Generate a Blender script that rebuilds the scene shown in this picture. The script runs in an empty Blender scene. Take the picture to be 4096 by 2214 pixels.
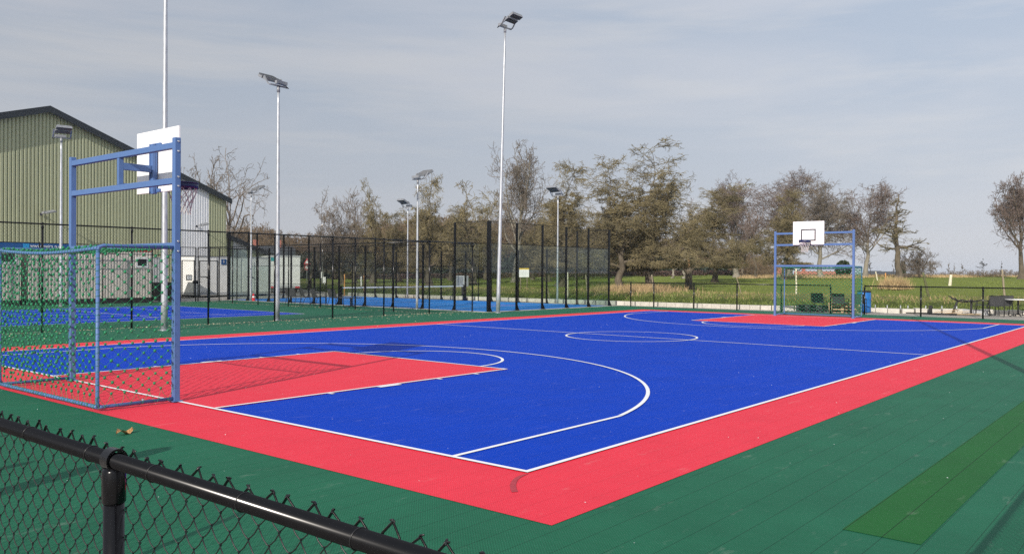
import bpy, math, random
import numpy as np
from mathutils import Vector, Matrix
random.seed(7)
RNG = np.random.default_rng(11)
scene = bpy.context.scene
COL = scene.collection
PI = math.pi

# ------------------------------------------------------------------ camera, light, sky
CAM = (-5.680, -4.501, 1.758)
YAW, PITCH, ROLL = 0.88078, -0.0061, 0.0063
fw = Vector((math.sin(YAW)*math.cos(PITCH), math.cos(YAW)*math.cos(PITCH), math.sin(PITCH)))
rt = fw.cross(Vector((0, 0, 1))).normalized(); up = rt.cross(fw)
r2 = rt*math.cos(ROLL)+up*math.sin(ROLL); u2 = -rt*math.sin(ROLL)+up*math.cos(ROLL)
cd = bpy.data.cameras.new("camera"); cam = bpy.data.objects.new("camera", cd); COL.objects.link(cam)
m = Matrix((( r2.x, u2.x, -fw.x), (r2.y, u2.y, -fw.y), (r2.z, u2.z, -fw.z))).to_4x4()
m.translation = Vector(CAM); cam.matrix_world = m
cd.sensor_width = 36; cd.lens = 36*3330.2/4096; cd.clip_end = 6000; cd.clip_start = 0.05
scene.camera = cam
scene.view_settings.view_transform = 'Standard'; scene.view_settings.look = 'None'
scene.view_settings.exposure = 0.0; scene.view_settings.gamma = 1.0
scene.cycles.use_denoising = False
scene.cycles.max_bounces = 6; scene.cycles.diffuse_bounces = 3; scene.cycles.transparent_max_bounces = 12
scene.cycles.sample_clamp_indirect = 4.0

SUN_AZ, SUN_EL = math.radians(19.3), math.radians(25.1)
trav = Vector((math.cos(SUN_AZ)*math.cos(SUN_EL), math.sin(SUN_AZ)*math.cos(SUN_EL), -math.sin(SUN_EL)))
sd = bpy.data.lights.new("sun", 'SUN'); sd.energy = 4.9; sd.angle = math.radians(0.4); sd.color = (1.0, 0.93, 0.84)
sun = bpy.data.objects.new("sun", sd); COL.objects.link(sun)
sun.rotation_euler = trav.to_track_quat('-Z', 'Y').to_euler(); sun.location = (-30, -15, 30)

world = bpy.data.worlds.new("World"); scene.world = world; world.use_nodes = True
wn = world.node_tree; wn.nodes.clear()
def WN(t, **k):
    n = wn.nodes.new(t)
    for a, b in k.items(): setattr(n, a, b)
    return n
sky = WN('ShaderNodeTexSky', sky_type='NISHITA', sun_disc=False, sun_elevation=SUN_EL, sun_rotation=math.radians(250.7), altitude=60, air_density=1.0, dust_density=2.5, ozone_density=1.2)
tc = WN('ShaderNodeTexCoord')
mp = WN('ShaderNodeMapping'); mp.inputs['Rotation'].default_value = (math.radians(9), math.radians(-6), math.radians(-38)); mp.inputs['Scale'].default_value = (1.0, 1.0, 5.5)
n1 = WN('ShaderNodeTexNoise'); n1.inputs['Scale'].default_value = 1.9; n1.inputs['Detail'].default_value = 6; n1.inputs['Roughness'].default_value = 0.52; n1.inputs['Distortion'].default_value = 0.5
mp2 = WN('ShaderNodeMapping'); mp2.inputs['Rotation'].default_value = (math.radians(-14), math.radians(10), math.radians(-50)); mp2.inputs['Scale'].default_value = (0.7, 2.0, 13.0)
n2 = WN('ShaderNodeTexNoise'); n2.inputs['Scale'].default_value = 1.6; n2.inputs['Detail'].default_value = 5; n2.inputs['Roughness'].default_value = 0.6
cr = WN('ShaderNodeValToRGB'); cr.color_ramp.elements[0].position = 0.40; cr.color_ramp.elements[1].position = 0.62
cr2 = WN('ShaderNodeValToRGB'); cr2.color_ramp.elements[0].position = 0.50; cr2.color_ramp.elements[1].position = 0.72
veil = WN('ShaderNodeMix', data_type='RGBA'); veil.inputs['A'].default_value = (4.55, 5.25, 6.35, 1); veil.inputs['B'].default_value = (6.0, 6.25, 6.9, 1)
veil2 = WN('ShaderNodeMix', data_type='RGBA'); veil2.inputs['B'].default_value = (6.5, 6.6, 6.9, 1)
mul = WN('ShaderNodeMath', operation='MULTIPLY'); mul.inputs[1].default_value = 0.85
mixs = WN('ShaderNodeMix', data_type='RGBA'); mixs.inputs['Factor'].default_value = 0.86
bg = WN('ShaderNodeBackground'); bg.inputs['Strength'].default_value = 0.10
wo = WN('ShaderNodeOutputWorld')
L = wn.links.new
L(tc.outputs['Generated'], mp.inputs['Vector']); L(tc.outputs['Generated'], mp2.inputs['Vector'])
L(mp.outputs[0], n1.inputs['Vector']); L(mp2.outputs[0], n2.inputs['Vector'])
L(n1.outputs['Fac'], cr.inputs[0]); L(n2.outputs['Fac'], cr2.inputs[0])
L(cr.outputs[0], veil.inputs['Factor']); L(veil.outputs['Result'], veil2.inputs['A'])
L(cr2.outputs[0], mul.inputs[0]); L(mul.outputs[0], veil2.inputs['Factor'])
L(sky.outputs[0], mixs.inputs['A']); L(veil2.outputs['Result'], mixs.inputs['B'])
sxyz = WN('ShaderNodeSeparateXYZ'); L(tc.outputs['Generated'], sxyz.inputs[0])
mr = WN('ShaderNodeMapRange', interpolation_type='SMOOTHSTEP'); mr.inputs['From Min'].default_value = .1; mr.inputs['From Max'].default_value = 1.0; mr.inputs['To Min'].default_value = 1.10; mr.inputs['To Max'].default_value = .88; L(sxyz.outputs[1], mr.inputs[0])
hz = WN('ShaderNodeMapRange', interpolation_type='SMOOTHSTEP'); hz.inputs['From Min'].default_value = 0.0; hz.inputs['From Max'].default_value = .34; hz.inputs['To Min'].default_value = .7; hz.inputs['To Max'].default_value = 0.0; L(sxyz.outputs[2], hz.inputs[0])
mh = WN('ShaderNodeMix', data_type='RGBA'); mh.inputs['B'].default_value = (5.6, 5.8, 6.25, 1); L(hz.outputs[0], mh.inputs['Factor'])
sc_ = WN('ShaderNodeVectorMath', operation='SCALE'); L(mixs.outputs['Result'], mh.inputs['A']); L(mh.outputs['Result'], sc_.inputs[0]); L(mr.outputs[0], sc_.inputs['Scale'])
L(sc_.outputs[0], bg.inputs['Color']); L(bg.outputs[0], wo.inputs['Surface'])

# ------------------------------------------------------------------ materials
def mat(name, col, rough=0.6, metal=0.0, var=0.12, vscale=6.0, bump=0.0, bscale=60.0, col2=None, spec=0.5, coat=0.0, stretch=None, extra=None):
    M = bpy.data.materials.new(name); M.use_nodes = True
    nt = M.node_tree; b = nt.nodes['Principled BSDF']; ln = nt.links.new
    b.inputs['Roughness'].default_value = rough; b.inputs['Metallic'].default_value = metal
    b.inputs['Specular IOR Level'].default_value = spec
    if coat: b.inputs['Coat Weight'].default_value = coat; b.inputs['Coat Roughness'].default_value = 0.15
    geo = nt.nodes.new('ShaderNodeNewGeometry'); vec = geo.outputs['Position']
    if stretch:
        mpn = nt.nodes.new('ShaderNodeMapping'); mpn.inputs['Scale'].default_value = stretch
        ln(vec, mpn.inputs['Vector']); vec = mpn.outputs[0]
    no = nt.nodes.new('ShaderNodeTexNoise'); no.inputs['Scale'].default_value = vscale; no.inputs['Detail'].default_value = 5; no.inputs['Roughness'].default_value = 0.65
    ln(vec, no.inputs['Vector'])
    rp = nt.nodes.new('ShaderNodeValToRGB'); rp.color_ramp.elements[0].position = 0.3; rp.color_ramp.elements[1].position = 0.7
    c = Vector(col[:3]); c2 = Vector(col2[:3]) if col2 else c*(1+var)
    c1 = c if col2 else c*(1-var)
    rp.color_ramp.elements[0].color = (*c1, 1); rp.color_ramp.elements[1].color = (*c2, 1)
    ln(no.outputs['Fac'], rp.inputs[0]); out = rp.outputs[0]
    if extra: out = extra(nt, geo.outputs['Position'], out)
    ln(out, b.inputs['Base Color'])
    if bump:
        nb = nt.nodes.new('ShaderNodeTexNoise'); nb.inputs['Scale'].default_value = bscale; nb.inputs['Detail'].default_value = 3
        ln(vec, nb.inputs['Vector'])
        bn = nt.nodes.new('ShaderNodeBump'); bn.inputs['Strength'].default_value = bump; bn.inputs['Distance'].default_value = 0.02
        ln(nb.outputs['Fac'], bn.inputs['Height']); ln(bn.outputs[0], b.inputs['Normal'])
    return M

def mathn(nt, op, a, b=None, c=None):
    n = nt.nodes.new('ShaderNodeMath'); n.operation = op
    for i, v in enumerate((a, b, c)):
        if v is None: continue
        if isinstance(v, (int, float)): n.inputs[i].default_value = v
        else: nt.links.new(v, n.inputs[i])
    return n.outputs[0]

def tile_extra(seam=0.45, rib=0.16, dust=0.5):
    """modular sports tile: seams every 25 cm, moulded diagonal ribs, faint scuffs"""
    def f(nt, pos, colr):
        ln = nt.links.new
        sp = nt.nodes.new('ShaderNodeSeparateXYZ'); ln(pos, sp.inputs[0])
        x, y = sp.outputs[0], sp.outputs[1]
        sy = mathn(nt, 'PINGPONG', mathn(nt, 'ADD', y, 0.13), 0.125)
        sl = mathn(nt, 'LESS_THAN', sy, 0.0032)
        sx = mathn(nt, 'LESS_THAN', mathn(nt, 'PINGPONG', x, 0.125), 0.0012)
        r1 = mathn(nt, 'SINE', mathn(nt, 'MULTIPLY', mathn(nt, 'ADD', x, y), 195.0))
        r2_ = mathn(nt, 'SINE', mathn(nt, 'MULTIPLY', mathn(nt, 'SUBTRACT', x, y), 260.0))
        ribs = mathn(nt, 'MULTIPLY', mathn(nt, 'ADD', r1, mathn(nt, 'MULTIPLY', r2_, 0.6)), rib)
        nz = nt.nodes.new('ShaderNodeTexNoise'); nz.inputs['Scale'].default_value = 90; nz.inputs['Detail'].default_value = 2; ln(pos, nz.inputs['Vector'])
        k = mathn(nt, 'ADD', mathn(nt, 'ADD', 1.0, ribs), mathn(nt, 'MULTIPLY', mathn(nt, 'SUBTRACT', nz.outputs['Fac'], 0.5), 0.35))
        k = mathn(nt, 'SUBTRACT', k, mathn(nt, 'MULTIPLY', sl, seam))
        k = mathn(nt, 'SUBTRACT', k, mathn(nt, 'MULTIPLY', sx, seam*0.5))
        vm = nt.nodes.new('ShaderNodeVectorMath'); vm.operation = 'SCALE'; ln(colr, vm.inputs[0]); ln(k, vm.inputs['Scale'])
        # dusty scuffs
        mpn = nt.nodes.new('ShaderNodeMapping'); mpn.inputs['Scale'].default_value = (1.0, 3.2, 1); mpn.inputs['Rotation'].default_value = (0, 0, 0.5); ln(pos, mpn.inputs['Vector'])
        ns = nt.nodes.new('ShaderNodeTexNoise'); ns.inputs['Scale'].default_value = 1.6; ns.inputs['Detail'].default_value = 9; ns.inputs['Roughness'].default_value = 0.72; ln(mpn.outputs[0], ns.inputs['Vector'])
        rr = nt.nodes.new('ShaderNodeValToRGB'); rr.color_ramp.elements[0].position = 0.60; rr.color_ramp.elements[1].position = 0.74; ln(ns.outputs['Fac'], rr.inputs[0])
        mx = nt.nodes.new('ShaderNodeMix'); mx.data_type = 'RGBA'; mx.inputs['B'].default_value = (0.55, 0.55, 0.5, 1)
        ln(mathn(nt, 'MULTIPLY', rr.outputs[0], dust), mx.inputs['Factor']); ln(vm.outputs[0], mx.inputs['A'])
        return mx.outputs['Result']
    return f

M_blue = mat('court blue tile', (0.002, 0.048, 0.46), 0.62, var=0.07, vscale=1.2, bump=0.12, bscale=70, extra=tile_extra(0.3, 0.11, 0.15), spec=0.06)
M_red = mat('court red tile', (0.76, 0.042, 0.070), 0.62, var=0.05, vscale=1.2, bump=0.12, bscale=70, extra=tile_extra(0.2, 0.11, 0.20), spec=0.12)
M_green = mat('court green tile', (0.014, 0.122, 0.064), 0.62, var=0.12, vscale=0.8, bump=0.15, bscale=70, extra=tile_extra(0.45, 0.24, 0.2), spec=0.14)
M_lgreen = mat('court light green tile', (0.012, 0.112, 0.022), 0.62, var=0.08, vscale=1.5, bump=0.15, bscale=70, extra=tile_extra(0.7, 0.24, 0.18), spec=0.14)
M_white = mat('white line paint', (0.90, 0.90, 0.90), 0.5, var=0.05, vscale=20)
M_scuff = mat('rubber scuff', (0.42, 0.028, 0.045), 0.6, var=0.2, vscale=40, extra=None)
M_turf = mat('padel turf blue', (0.004, 0.215, 0.70), 0.75, var=0.16, vscale=1.2, bump=0.3, bscale=200, stretch=(1, 4, 1))
M_conc = mat('pale concrete', (0.50, 0.48, 0.43), 0.85, var=0.2, vscale=3, bump=0.4, bscale=60)
M_kerb = mat('kerb concrete', (0.56, 0.53, 0.47), 0.85, var=0.16, vscale=2.5, bump=0.3, bscale=40)
M_gravel = mat('gravel', (0.36, 0.33, 0.29), 0.95, var=0.35, vscale=28, bump=0.9, bscale=45)
M_black = mat('black powder coat', (0.004, 0.004, 0.005), 0.20, var=0.2, vscale=30, spec=0.30)
M_wire = mat('black plastic wire', (0.007, 0.007, 0.008), 0.35, var=0.2, vscale=30)
M_galv = mat('galvanised steel', (0.47, 0.49, 0.52), 0.40, metal=0.5, var=0.22, vscale=14, stretch=(1, 1, 0.3))
M_lampgrey = mat('lamp grey alloy', (0.30, 0.31, 0.33), 0.5, metal=0.4, var=0.15)
M_lampdark = mat('lamp dark face', (0.06, 0.065, 0.08), 0.3, var=0.2)
M_goal = mat('goal blue paint', (0.082, 0.155, 0.345), 0.45, var=0.05, vscale=5, spec=0.3)
M_navy = mat('hoop navy paint', (0.008, 0.02, 0.085), 0.4, var=0.1)
M_board = mat('white board laminate', (0.86, 0.86, 0.86), 0.35, var=0.02, vscale=3)
M_line = mat('black marking', (0.02, 0.02, 0.025), 0.5)
M_cord = mat('green net cord', (0.010, 0.19, 0.080), 0.6, var=0.25, vscale=25)
M_knot = mat('green net knot', (0.008, 0.175, 0.072), 0.55, var=0.3, vscale=25)
M_dcord = mat('dark cord', (0.06, 0.035, 0.04), 0.7, var=0.3)
M_wcord = mat('white cord', (0.50, 0.50, 0.48), 0.7, var=0.2, vscale=12)
M_bolt = mat('zinc bolt', (0.62, 0.62, 0.64), 0.3, metal=0.8)
M_hall = mat('olive cladding', (0.43, 0.45, 0.285), 0.42, var=0.07, vscale=1.5, stretch=(1, 1, 0.15), bump=0.05, bscale=3)
M_hallw = mat('white translucent cladding', (0.88, 0.89, 0.92), 0.4, var=0.05, vscale=1.5)
M_trim = mat('dark verge trim', (0.018, 0.024, 0.032), 0.5, var=0.15)
M_roof = mat('dark roof sheet', (0.05, 0.055, 0.06), 0.6, var=0.2)
M_cont = mat('beige cabin cladding', (0.60, 0.55, 0.50), 0.6, var=0.12, vscale=3, stretch=(1, 1, 0.2))
M_contw = mat('white cabin panel', (0.76, 0.76, 0.74), 0.5, var=0.04, vscale=2)
M_contc = mat('cream panel', (0.62, 0.62, 0.52), 0.5, var=0.05)
M_grey = mat('grey panel', (0.42, 0.43, 0.44), 0.6, var=0.08)
M_banner = mat('blue banner', (0.008, 0.085, 0.27), 0.5, var=0.1)
M_cyan = mat('light blue banner patch', (0.02, 0.30, 0.62), 0.5, var=0.05)
M_dark = mat('near black', (0.012, 0.012, 0.013), 0.7, var=0.2)
M_redp = mat('red paint', (0.55, 0.02, 0.03), 0.5)
M_teal = mat('teal sign', (0.02, 0.28, 0.30), 0.5)
M_sling = mat('dark sling fabric', (0.045, 0.047, 0.05), 0.8, var=0.2, vscale=40)
M_wood = mat('pallet wood', (0.48, 0.35, 0.21), 0.85, var=0.25, vscale=9, stretch=(1, 1, 6))
M_dwood = mat('dark pallet', (0.05, 0.055, 0.06), 0.8, var=0.2)
M_stake = mat('weathered stake wood', (0.26, 0.22, 0.15), 0.9, var=0.35, vscale=9, stretch=(3, 3, 0.6), bump=0.5, bscale=30)
M_pale = mat('bleached wood', (0.60, 0.56, 0.42), 0.9, var=0.2, vscale=8)
M_moss = mat('mossy wood', (0.10, 0.105, 0.045), 0.95, var=0.35, vscale=9)
M_orange = mat('orange wood', (0.50, 0.24, 0.07), 0.8, var=0.2)
M_barrel = mat('blue plastic', (0.01, 0.13, 0.42), 0.35, var=0.1, vscale=4)
M_brick = mat('brick', (0.30, 0.11, 0.08), 0.9, var=0.25, vscale=12)
M_tile = mat('roof tile', (0.36, 0.14, 0.09), 0.9, var=0.3, vscale=3)
M_sand = mat('pale masonry', (0.62, 0.60, 0.55), 0.9, var=0.1)
M_yellow = mat('yellow sign', (0.60, 0.42, 0.03), 0.6)
M_leafl = mat('dead leaf', (0.36, 0.20, 0.08), 0.8, var=0.4, vscale=60)
M_litter = mat('leaf litter', (0.46, 0.40, 0.28), 0.85, var=0.45, vscale=5)
M_fleck = mat('pale flecks', (0.62, 0.66, 0.66), 0.7, var=0.3, vscale=3)
M_bark = mat('tree bark', (0.105, 0.085, 0.060), 0.95, var=0.5, vscale=3, bump=0.8, bscale=14, stretch=(1, 1, 0.4))
M_bark2 = mat('grey beech bark', (0.21, 0.19, 0.15), 0.9, var=0.35, vscale=2.5, bump=0.4, bscale=10, stretch=(1, 1, 0.4))
M_twigo = mat('lichen twig', (0.190, 0.156, 0.080), 0.95, var=0.5, vscale=0.8)
M_twigb = mat('brown twig', (0.170, 0.138, 0.108), 0.95, var=0.4, vscale=0.7)
M_twigr = mat('red brown twig', (0.165, 0.122, 0.102), 0.95, var=0.4, vscale=0.5)
M_wood_far = mat('far wood twig', (0.155, 0.105, 0.068), 0.95, vscale=0.12, col2=(0.20, 0.145, 0.075))
M_ivy = mat('ivy leaf', (0.035, 0.060, 0.016), 0.6, var=0.4, vscale=2)
M_ever = mat('evergreen leaf', (0.014, 0.024, 0.012), 0.7, var=0.5, vscale=0.6)
M_hedge = mat('beech hedge', (0.075, 0.045, 0.035), 0.95, var=0.5, vscale=1.2)
M_dry = mat('dry grass', (0.40, 0.29, 0.15), 0.95, var=0.3, vscale=0.8)
M_blade = mat('green blades', (0.150, 0.190, 0.038), 0.8, var=0.35, vscale=0.7)
M_snap = mat('fresh split wood', (0.55, 0.27, 0.13), 0.9, var=0.2)
M_signw = mat('sign white', (0.80, 0.80, 0.80), 0.4, var=0.02)
M_signb = mat('sign blue', (0.01, 0.07, 0.22), 0.5, var=0.05)

# glass
M_glass = bpy.data.materials.new('padel glass'); M_glass.use_nodes = True
nt = M_glass.node_tree; nt.nodes.clear()
o_ = nt.nodes.new('ShaderNodeOutputMaterial'); tr = nt.nodes.new('ShaderNodeBsdfTransparent'); tr.inputs[0].default_value = (0.88, 0.92, 0.90, 1)
gl = nt.nodes.new('ShaderNodeBsdfGlossy'); gl.inputs['Roughness'].default_value = 0.02
lw_ = nt.nodes.new('ShaderNodeLayerWeight'); lw_.inputs[0].default_value = 0.5
class _F: pass
fr = _F(); fr.outputs = [mathn(nt, 'ADD', 0.03, mathn(nt, 'MULTIPLY', mathn(nt, 'POWER', lw_.outputs['Facing'], 4.0), 0.6))]; mx = nt.nodes.new('ShaderNodeMixShader')
nt.links.new(fr.outputs[0], mx.inputs[0]); nt.links.new(tr.outputs[0], mx.inputs[1]); nt.links.new(gl.outputs[0], mx.inputs[2]); nt.links.new(mx.outputs[0], o_.inputs[0])
M_wglass = mat('window glass', (0.02, 0.022, 0.025), 0.08, var=0.1)

# grass terrain material
M_field = bpy.data.materials.new('meadow grass'); M_field.use_nodes = True
nt = M_field.node_tree; b = nt.nodes['Principled BSDF']; b.inputs['Roughness'].default_value = 0.95; b.inputs['Specular IOR Level'].default_value = 0.15
ln = nt.links.new
at = nt.nodes.new('ShaderNodeAttribute'); at.attribute_name = 'zone'
geo = nt.nodes.new('ShaderNodeNewGeometry')
def noise(scale, det=6, rough=0.65, vec=None):
    n = nt.nodes.new('ShaderNodeTexNoise'); n.inputs['Scale'].default_value = scale; n.inputs['Detail'].default_value = det; n.inputs['Roughness'].default_value = rough
    ln(vec or geo.outputs['Position'], n.inputs['Vector']); return n.outputs['Fac']
def ramp(fac, stops):
    r = nt.nodes.new('ShaderNodeValToRGB'); els = r.color_ramp.elements
    while len(els) < len(stops): els.new(0.5)
    for e, (p_, c_) in zip(els, stops): e.position = p_; e.color = (*c_, 1)
    ln(fac, r.inputs[0]); return r.outputs[0]
def mixc(f, a, c_):
    m_ = nt.nodes.new('ShaderNodeMix'); m_.data_type = 'RGBA'
    if isinstance(f, float): m_.inputs['Factor'].default_value = f
    else: ln(f, m_.inputs['Factor'])
    ln(a, m_.inputs['A']); ln(c_, m_.inputs['B']); return m_.outputs['Result']
g1 = ramp(noise(0.35), [(0.30, (0.150, 0.205, 0.030)), (0.55, (0.205, 0.250, 0.045)), (0.75, (0.250, 0.265, 0.072))])
g2 = ramp(noise(4.5, 8, 0.75), [(0.30, (0.080, 0.115, 0.016)), (0.70, (0.25, 0.275, 0.060))])
gm = mixc(0.45, g1, g2)
bank = ramp(noise(5.0, 8, 0.75), [(0.30, (0.035, 0.055, 0.010)), (0.55, (0.085, 0.115, 0.020)), (0.75, (0.150, 0.145, 0.045))])
tan_ = ramp(noise(3.5, 8, 0.75), [(0.30, (0.105, 0.130, 0.028)), (0.70, (0.235, 0.215, 0.085))])
zn = mathn(nt, 'ADD', at.outputs['Fac'], mathn(nt, 'MULTIPLY', mathn(nt, 'SUBTRACT', noise(0.8), 0.5), 2.5))
def step(lo, hi):
    n = nt.nodes.new('ShaderNodeMapRange'); n.interpolation_type = 'SMOOTHSTEP'; n.inputs['From Min'].default_value = lo; n.inputs['From Max'].default_value = hi; ln(zn, n.inputs[0]); return n.outputs[0]
c_ = mixc(step(2.6, 3.8), bank, tan_); c_ = mixc(step(4.8, 7.0), c_, gm)
ln(c_, b.inputs['Base Color'])
bn = nt.nodes.new('ShaderNodeBump'); bn.inputs['Strength'].default_value = 1.0; bn.inputs['Distance'].default_value = 0.12
ln(noise(9, 6, 0.7), bn.inputs['Height']); ln(bn.outputs[0], b.inputs['Normal'])

# ------------------------------------------------------------------ helpers
def tag(o, label=None, cat=None, group=None, kind=None):
    if label: o['label'] = label
    if cat: o['category'] = cat
    if group: o['group'] = group
    if kind: o['kind'] = kind
    return o
def thing(name, label, cat, loc=(0, 0, 0), rz=0, group=None):
    o = bpy.data.objects.new(name, None); COL.objects.link(o); o.location = loc; o.rotation_euler = (0, 0, rz)
    o.empty_display_size = 0.2
    return tag(o, label, cat, group)
def copy_tree(o, parent=None):
    c = o.copy(); COL.objects.link(c); c.parent = parent
    for ch in [x for x in COL.objects if x.parent == o]: copy_tree(ch, c)
    return c
def rotm(rx=0, ry=0, rz=0):
    return (Matrix.Rotation(rz, 3, 'Z') @ Matrix.Rotation(ry, 3, 'Y') @ Matrix.Rotation(rx, 3, 'X'))
class MB:
    def __init__(s): s.v = []; s.f = []; s.sm = []
    def add(s, vs, fs, smooth=False):
        o = len(s.v); s.v += [tuple(v) for v in vs]; s.f += [tuple(i+o for i in f) for f in fs]; s.sm += [smooth]*len(fs); return s
    def box(s, c, d, rot=None, ch=0.0):
        x, y, z = d[0]/2, d[1]/2, d[2]/2
        vs = [Vector((a*x, b_*y, e*z)) for e in (-1, 1) for a, b_ in ((-1, -1), (1, -1), (1, 1), (-1, 1))]
        if rot is not None: vs = [rot @ v for v in vs]
        vs = [v+Vector(c) for v in vs]
        return s.add(vs, [(3, 2, 1, 0), (4, 5, 6, 7), (0, 1, 5, 4), (1, 2, 6, 5), (2, 3, 7, 6), (3, 0, 4, 7)])
    def b2(s, a, b_):  # min/max
        return s.box([(p+q)/2 for p, q in zip(a, b_)], [abs(q-p) for p, q in zip(a, b_)])
    def tube(s, pts, r, n=8, cap=True, closed=False):
        pts = [Vector(p) for p in pts]; K = len(pts); rs = r if isinstance(r, (list, tuple)) else [r]*K
        o = len(s.v); prev = None
        for i, p in enumerate(pts):
            if closed: t = pts[(i+1) % K]-pts[i-1]
            else: t = pts[min(i+1, K-1)]-pts[max(i-1, 0)]
            t.normalize()
            if prev is None:
                a = Vector((0, 0, 1)) if abs(t.z) < 0.9 else Vector((1, 0, 0)); prev = t.cross(a).normalized()
            a = (prev-t*prev.dot(t)).normalized(); prev = a; b_ = t.cross(a)
            for k in range(n):
                an = 2*PI*k/n; s.v.append(tuple(p+(a*math.cos(an)+b_*math.sin(an))*rs[i]))
        M_ = K if closed else K-1
        for i in range(M_):
            j = (i+1) % K
            for k in range(n):
                q = (k+1) % n
                s.f.append((o+i*n+k, o+i*n+q, o+j*n+q, o+j*n+k)); s.sm.append(n > 5)
        if cap and not closed:
            s.f.append(tuple(o+k for k in reversed(range(n)))); s.f.append(tuple(o+(K-1)*n+k for k in range(n))); s.sm += [False, False]
        return s
    def bar(s, a, b_, w, h):  # square bar between two points
        a, b_ = Vector(a), Vector(b_); t = (b_-a); Ln = t.length; q = t.to_track_quat('Z', 'Y').to_matrix()
        return s.box((a+b_)/2, (w, h, Ln), q)
    def lathe(s, prof, c=(0, 0, 0), n=20):
        o = len(s.v)
        for r, z in prof:
            for k in range(n): s.v.append((c[0]+r*math.cos(2*PI*k/n), c[1]+r*math.sin(2*PI*k/n), c[2]+z))
        for i in range(len(prof)-1):
            for k in range(n):
                q = (k+1) % n; s.f.append((o+i*n+k, o+i*n+q, o+(i+1)*n+q, o+(i+1)*n+k)); s.sm.append(True)
        s.f.append(tuple(o+k for k in reversed(range(n)))); s.f.append(tuple(o+(len(prof)-1)*n+k for k in range(n))); s.sm += [False, False]
        return s
    def poly(s, pts, z): return s.add([(x, y, z) for x, y in pts], [tuple(range(len(pts)))])
    def build(s, name, material, parent=None, bevel=0):
        me = bpy.data.meshes.new(name); me.from_pydata(s.v, [], s.f); me.update()
        me.polygons.foreach_set('use_smooth', s.sm)
        me.materials.append(material)
        o = bpy.data.objects.new(name, me); COL.objects.link(o); o.parent = parent
        if bevel:
            bm_ = o.modifiers.new('bevel', 'BEVEL'); bm_.width = bevel; bm_.segments = 2; bm_.limit_method = 'ANGLE'
        return o
def np_mesh(name, V, F, material, parent=None, smooth=False):
    V = np.asarray(V, np.float32).reshape(-1, 3); F = np.asarray(F, np.int32)
    k = F.shape[1]; me = bpy.data.meshes.new(name)
    me.vertices.add(len(V)); me.vertices.foreach_set('co', V.ravel())
    me.loops.add(F.size); me.loops.foreach_set('vertex_index', F.ravel())
    me.polygons.add(len(F)); me.polygons.foreach_set('loop_start', np.arange(0, F.size, k, dtype=np.int32)); me.polygons.foreach_set('loop_total', np.full(len(F), k, np.int32))
    if smooth: me.polygons.foreach_set('use_smooth', np.ones(len(F), bool))
    me.update(calc_edges=True); me.materials.append(material)
    o = bpy.data.objects.new(name, me); COL.objects.link(o); o.parent = parent
    return o
def tubes(P, R, S=3):
    """P (N,K,3) polylines, R (N,K) radii -> verts, quads"""
    P = np.asarray(P, float); R = np.asarray(R, float); N, K, _ = P.shape
    T = np.empty_like(P); T[:, 1:-1] = P[:, 2:]-P[:, :-2]; T[:, 0] = P[:, 1]-P[:, 0]; T[:, -1] = P[:, -1]-P[:, -2]
    T /= np.linalg.norm(T, axis=2, keepdims=True)+1e-9
    ref = np.where(np.abs(T[:, :1, 2:3]) < 0.85, np.array([0, 0, 1.0]), np.array([1.0, 0, 0])); ref = np.repeat(ref, K, 1)
    A = np.cross(T, ref); A /= np.linalg.norm(A, axis=2, keepdims=True)+1e-9; B = np.cross(T, A)
    an = 2*np.pi*np.arange(S)/S
    V = P[:, :, None]+R[:, :, None, None]*(A[:, :, None]*np.cos(an)[:, None]+B[:, :, None]*np.sin(an)[:, None])
    base = (np.arange(N)*K*S)[:, None, None]+(np.arange(K-1)*S)[None, :, None]; k = np.arange(S)[None, None]; q = (k+1) % S
    F = np.stack([base+k, base+q, base+S+q, base+S+k], -1).reshape(-1, 4)
    return V.reshape(-1, 3), F
def cat(parts):
    Vs, Fs, o = [], [], 0
    for V, F in parts: Vs.append(V); Fs.append(F+o); o += len(V)
    return np.concatenate(Vs), np.concatenate(Fs)
def text(name, s_, size, loc, rot, material, parent=None, ext=0.004):
    cu = bpy.data.curves.new(name, 'FONT'); cu.body = s_; cu.size = size; cu.extrude = ext; cu.align_x = 'CENTER'; cu.align_y = 'CENTER'
    ob = bpy.data.objects.new(name, cu); COL.objects.link(ob)
    dg = bpy.context.evaluated_depsgraph_get(); me = bpy.data.meshes.new_from_object(ob.evaluated_get(dg))
    bpy.data.objects.remove(ob); me.materials.clear(); me.materials.append(material)
    o = bpy.data.objects.new(name, me); COL.objects.link(o); o.location = loc; o.rotation_euler = rot; o.parent = parent
    return o

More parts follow.
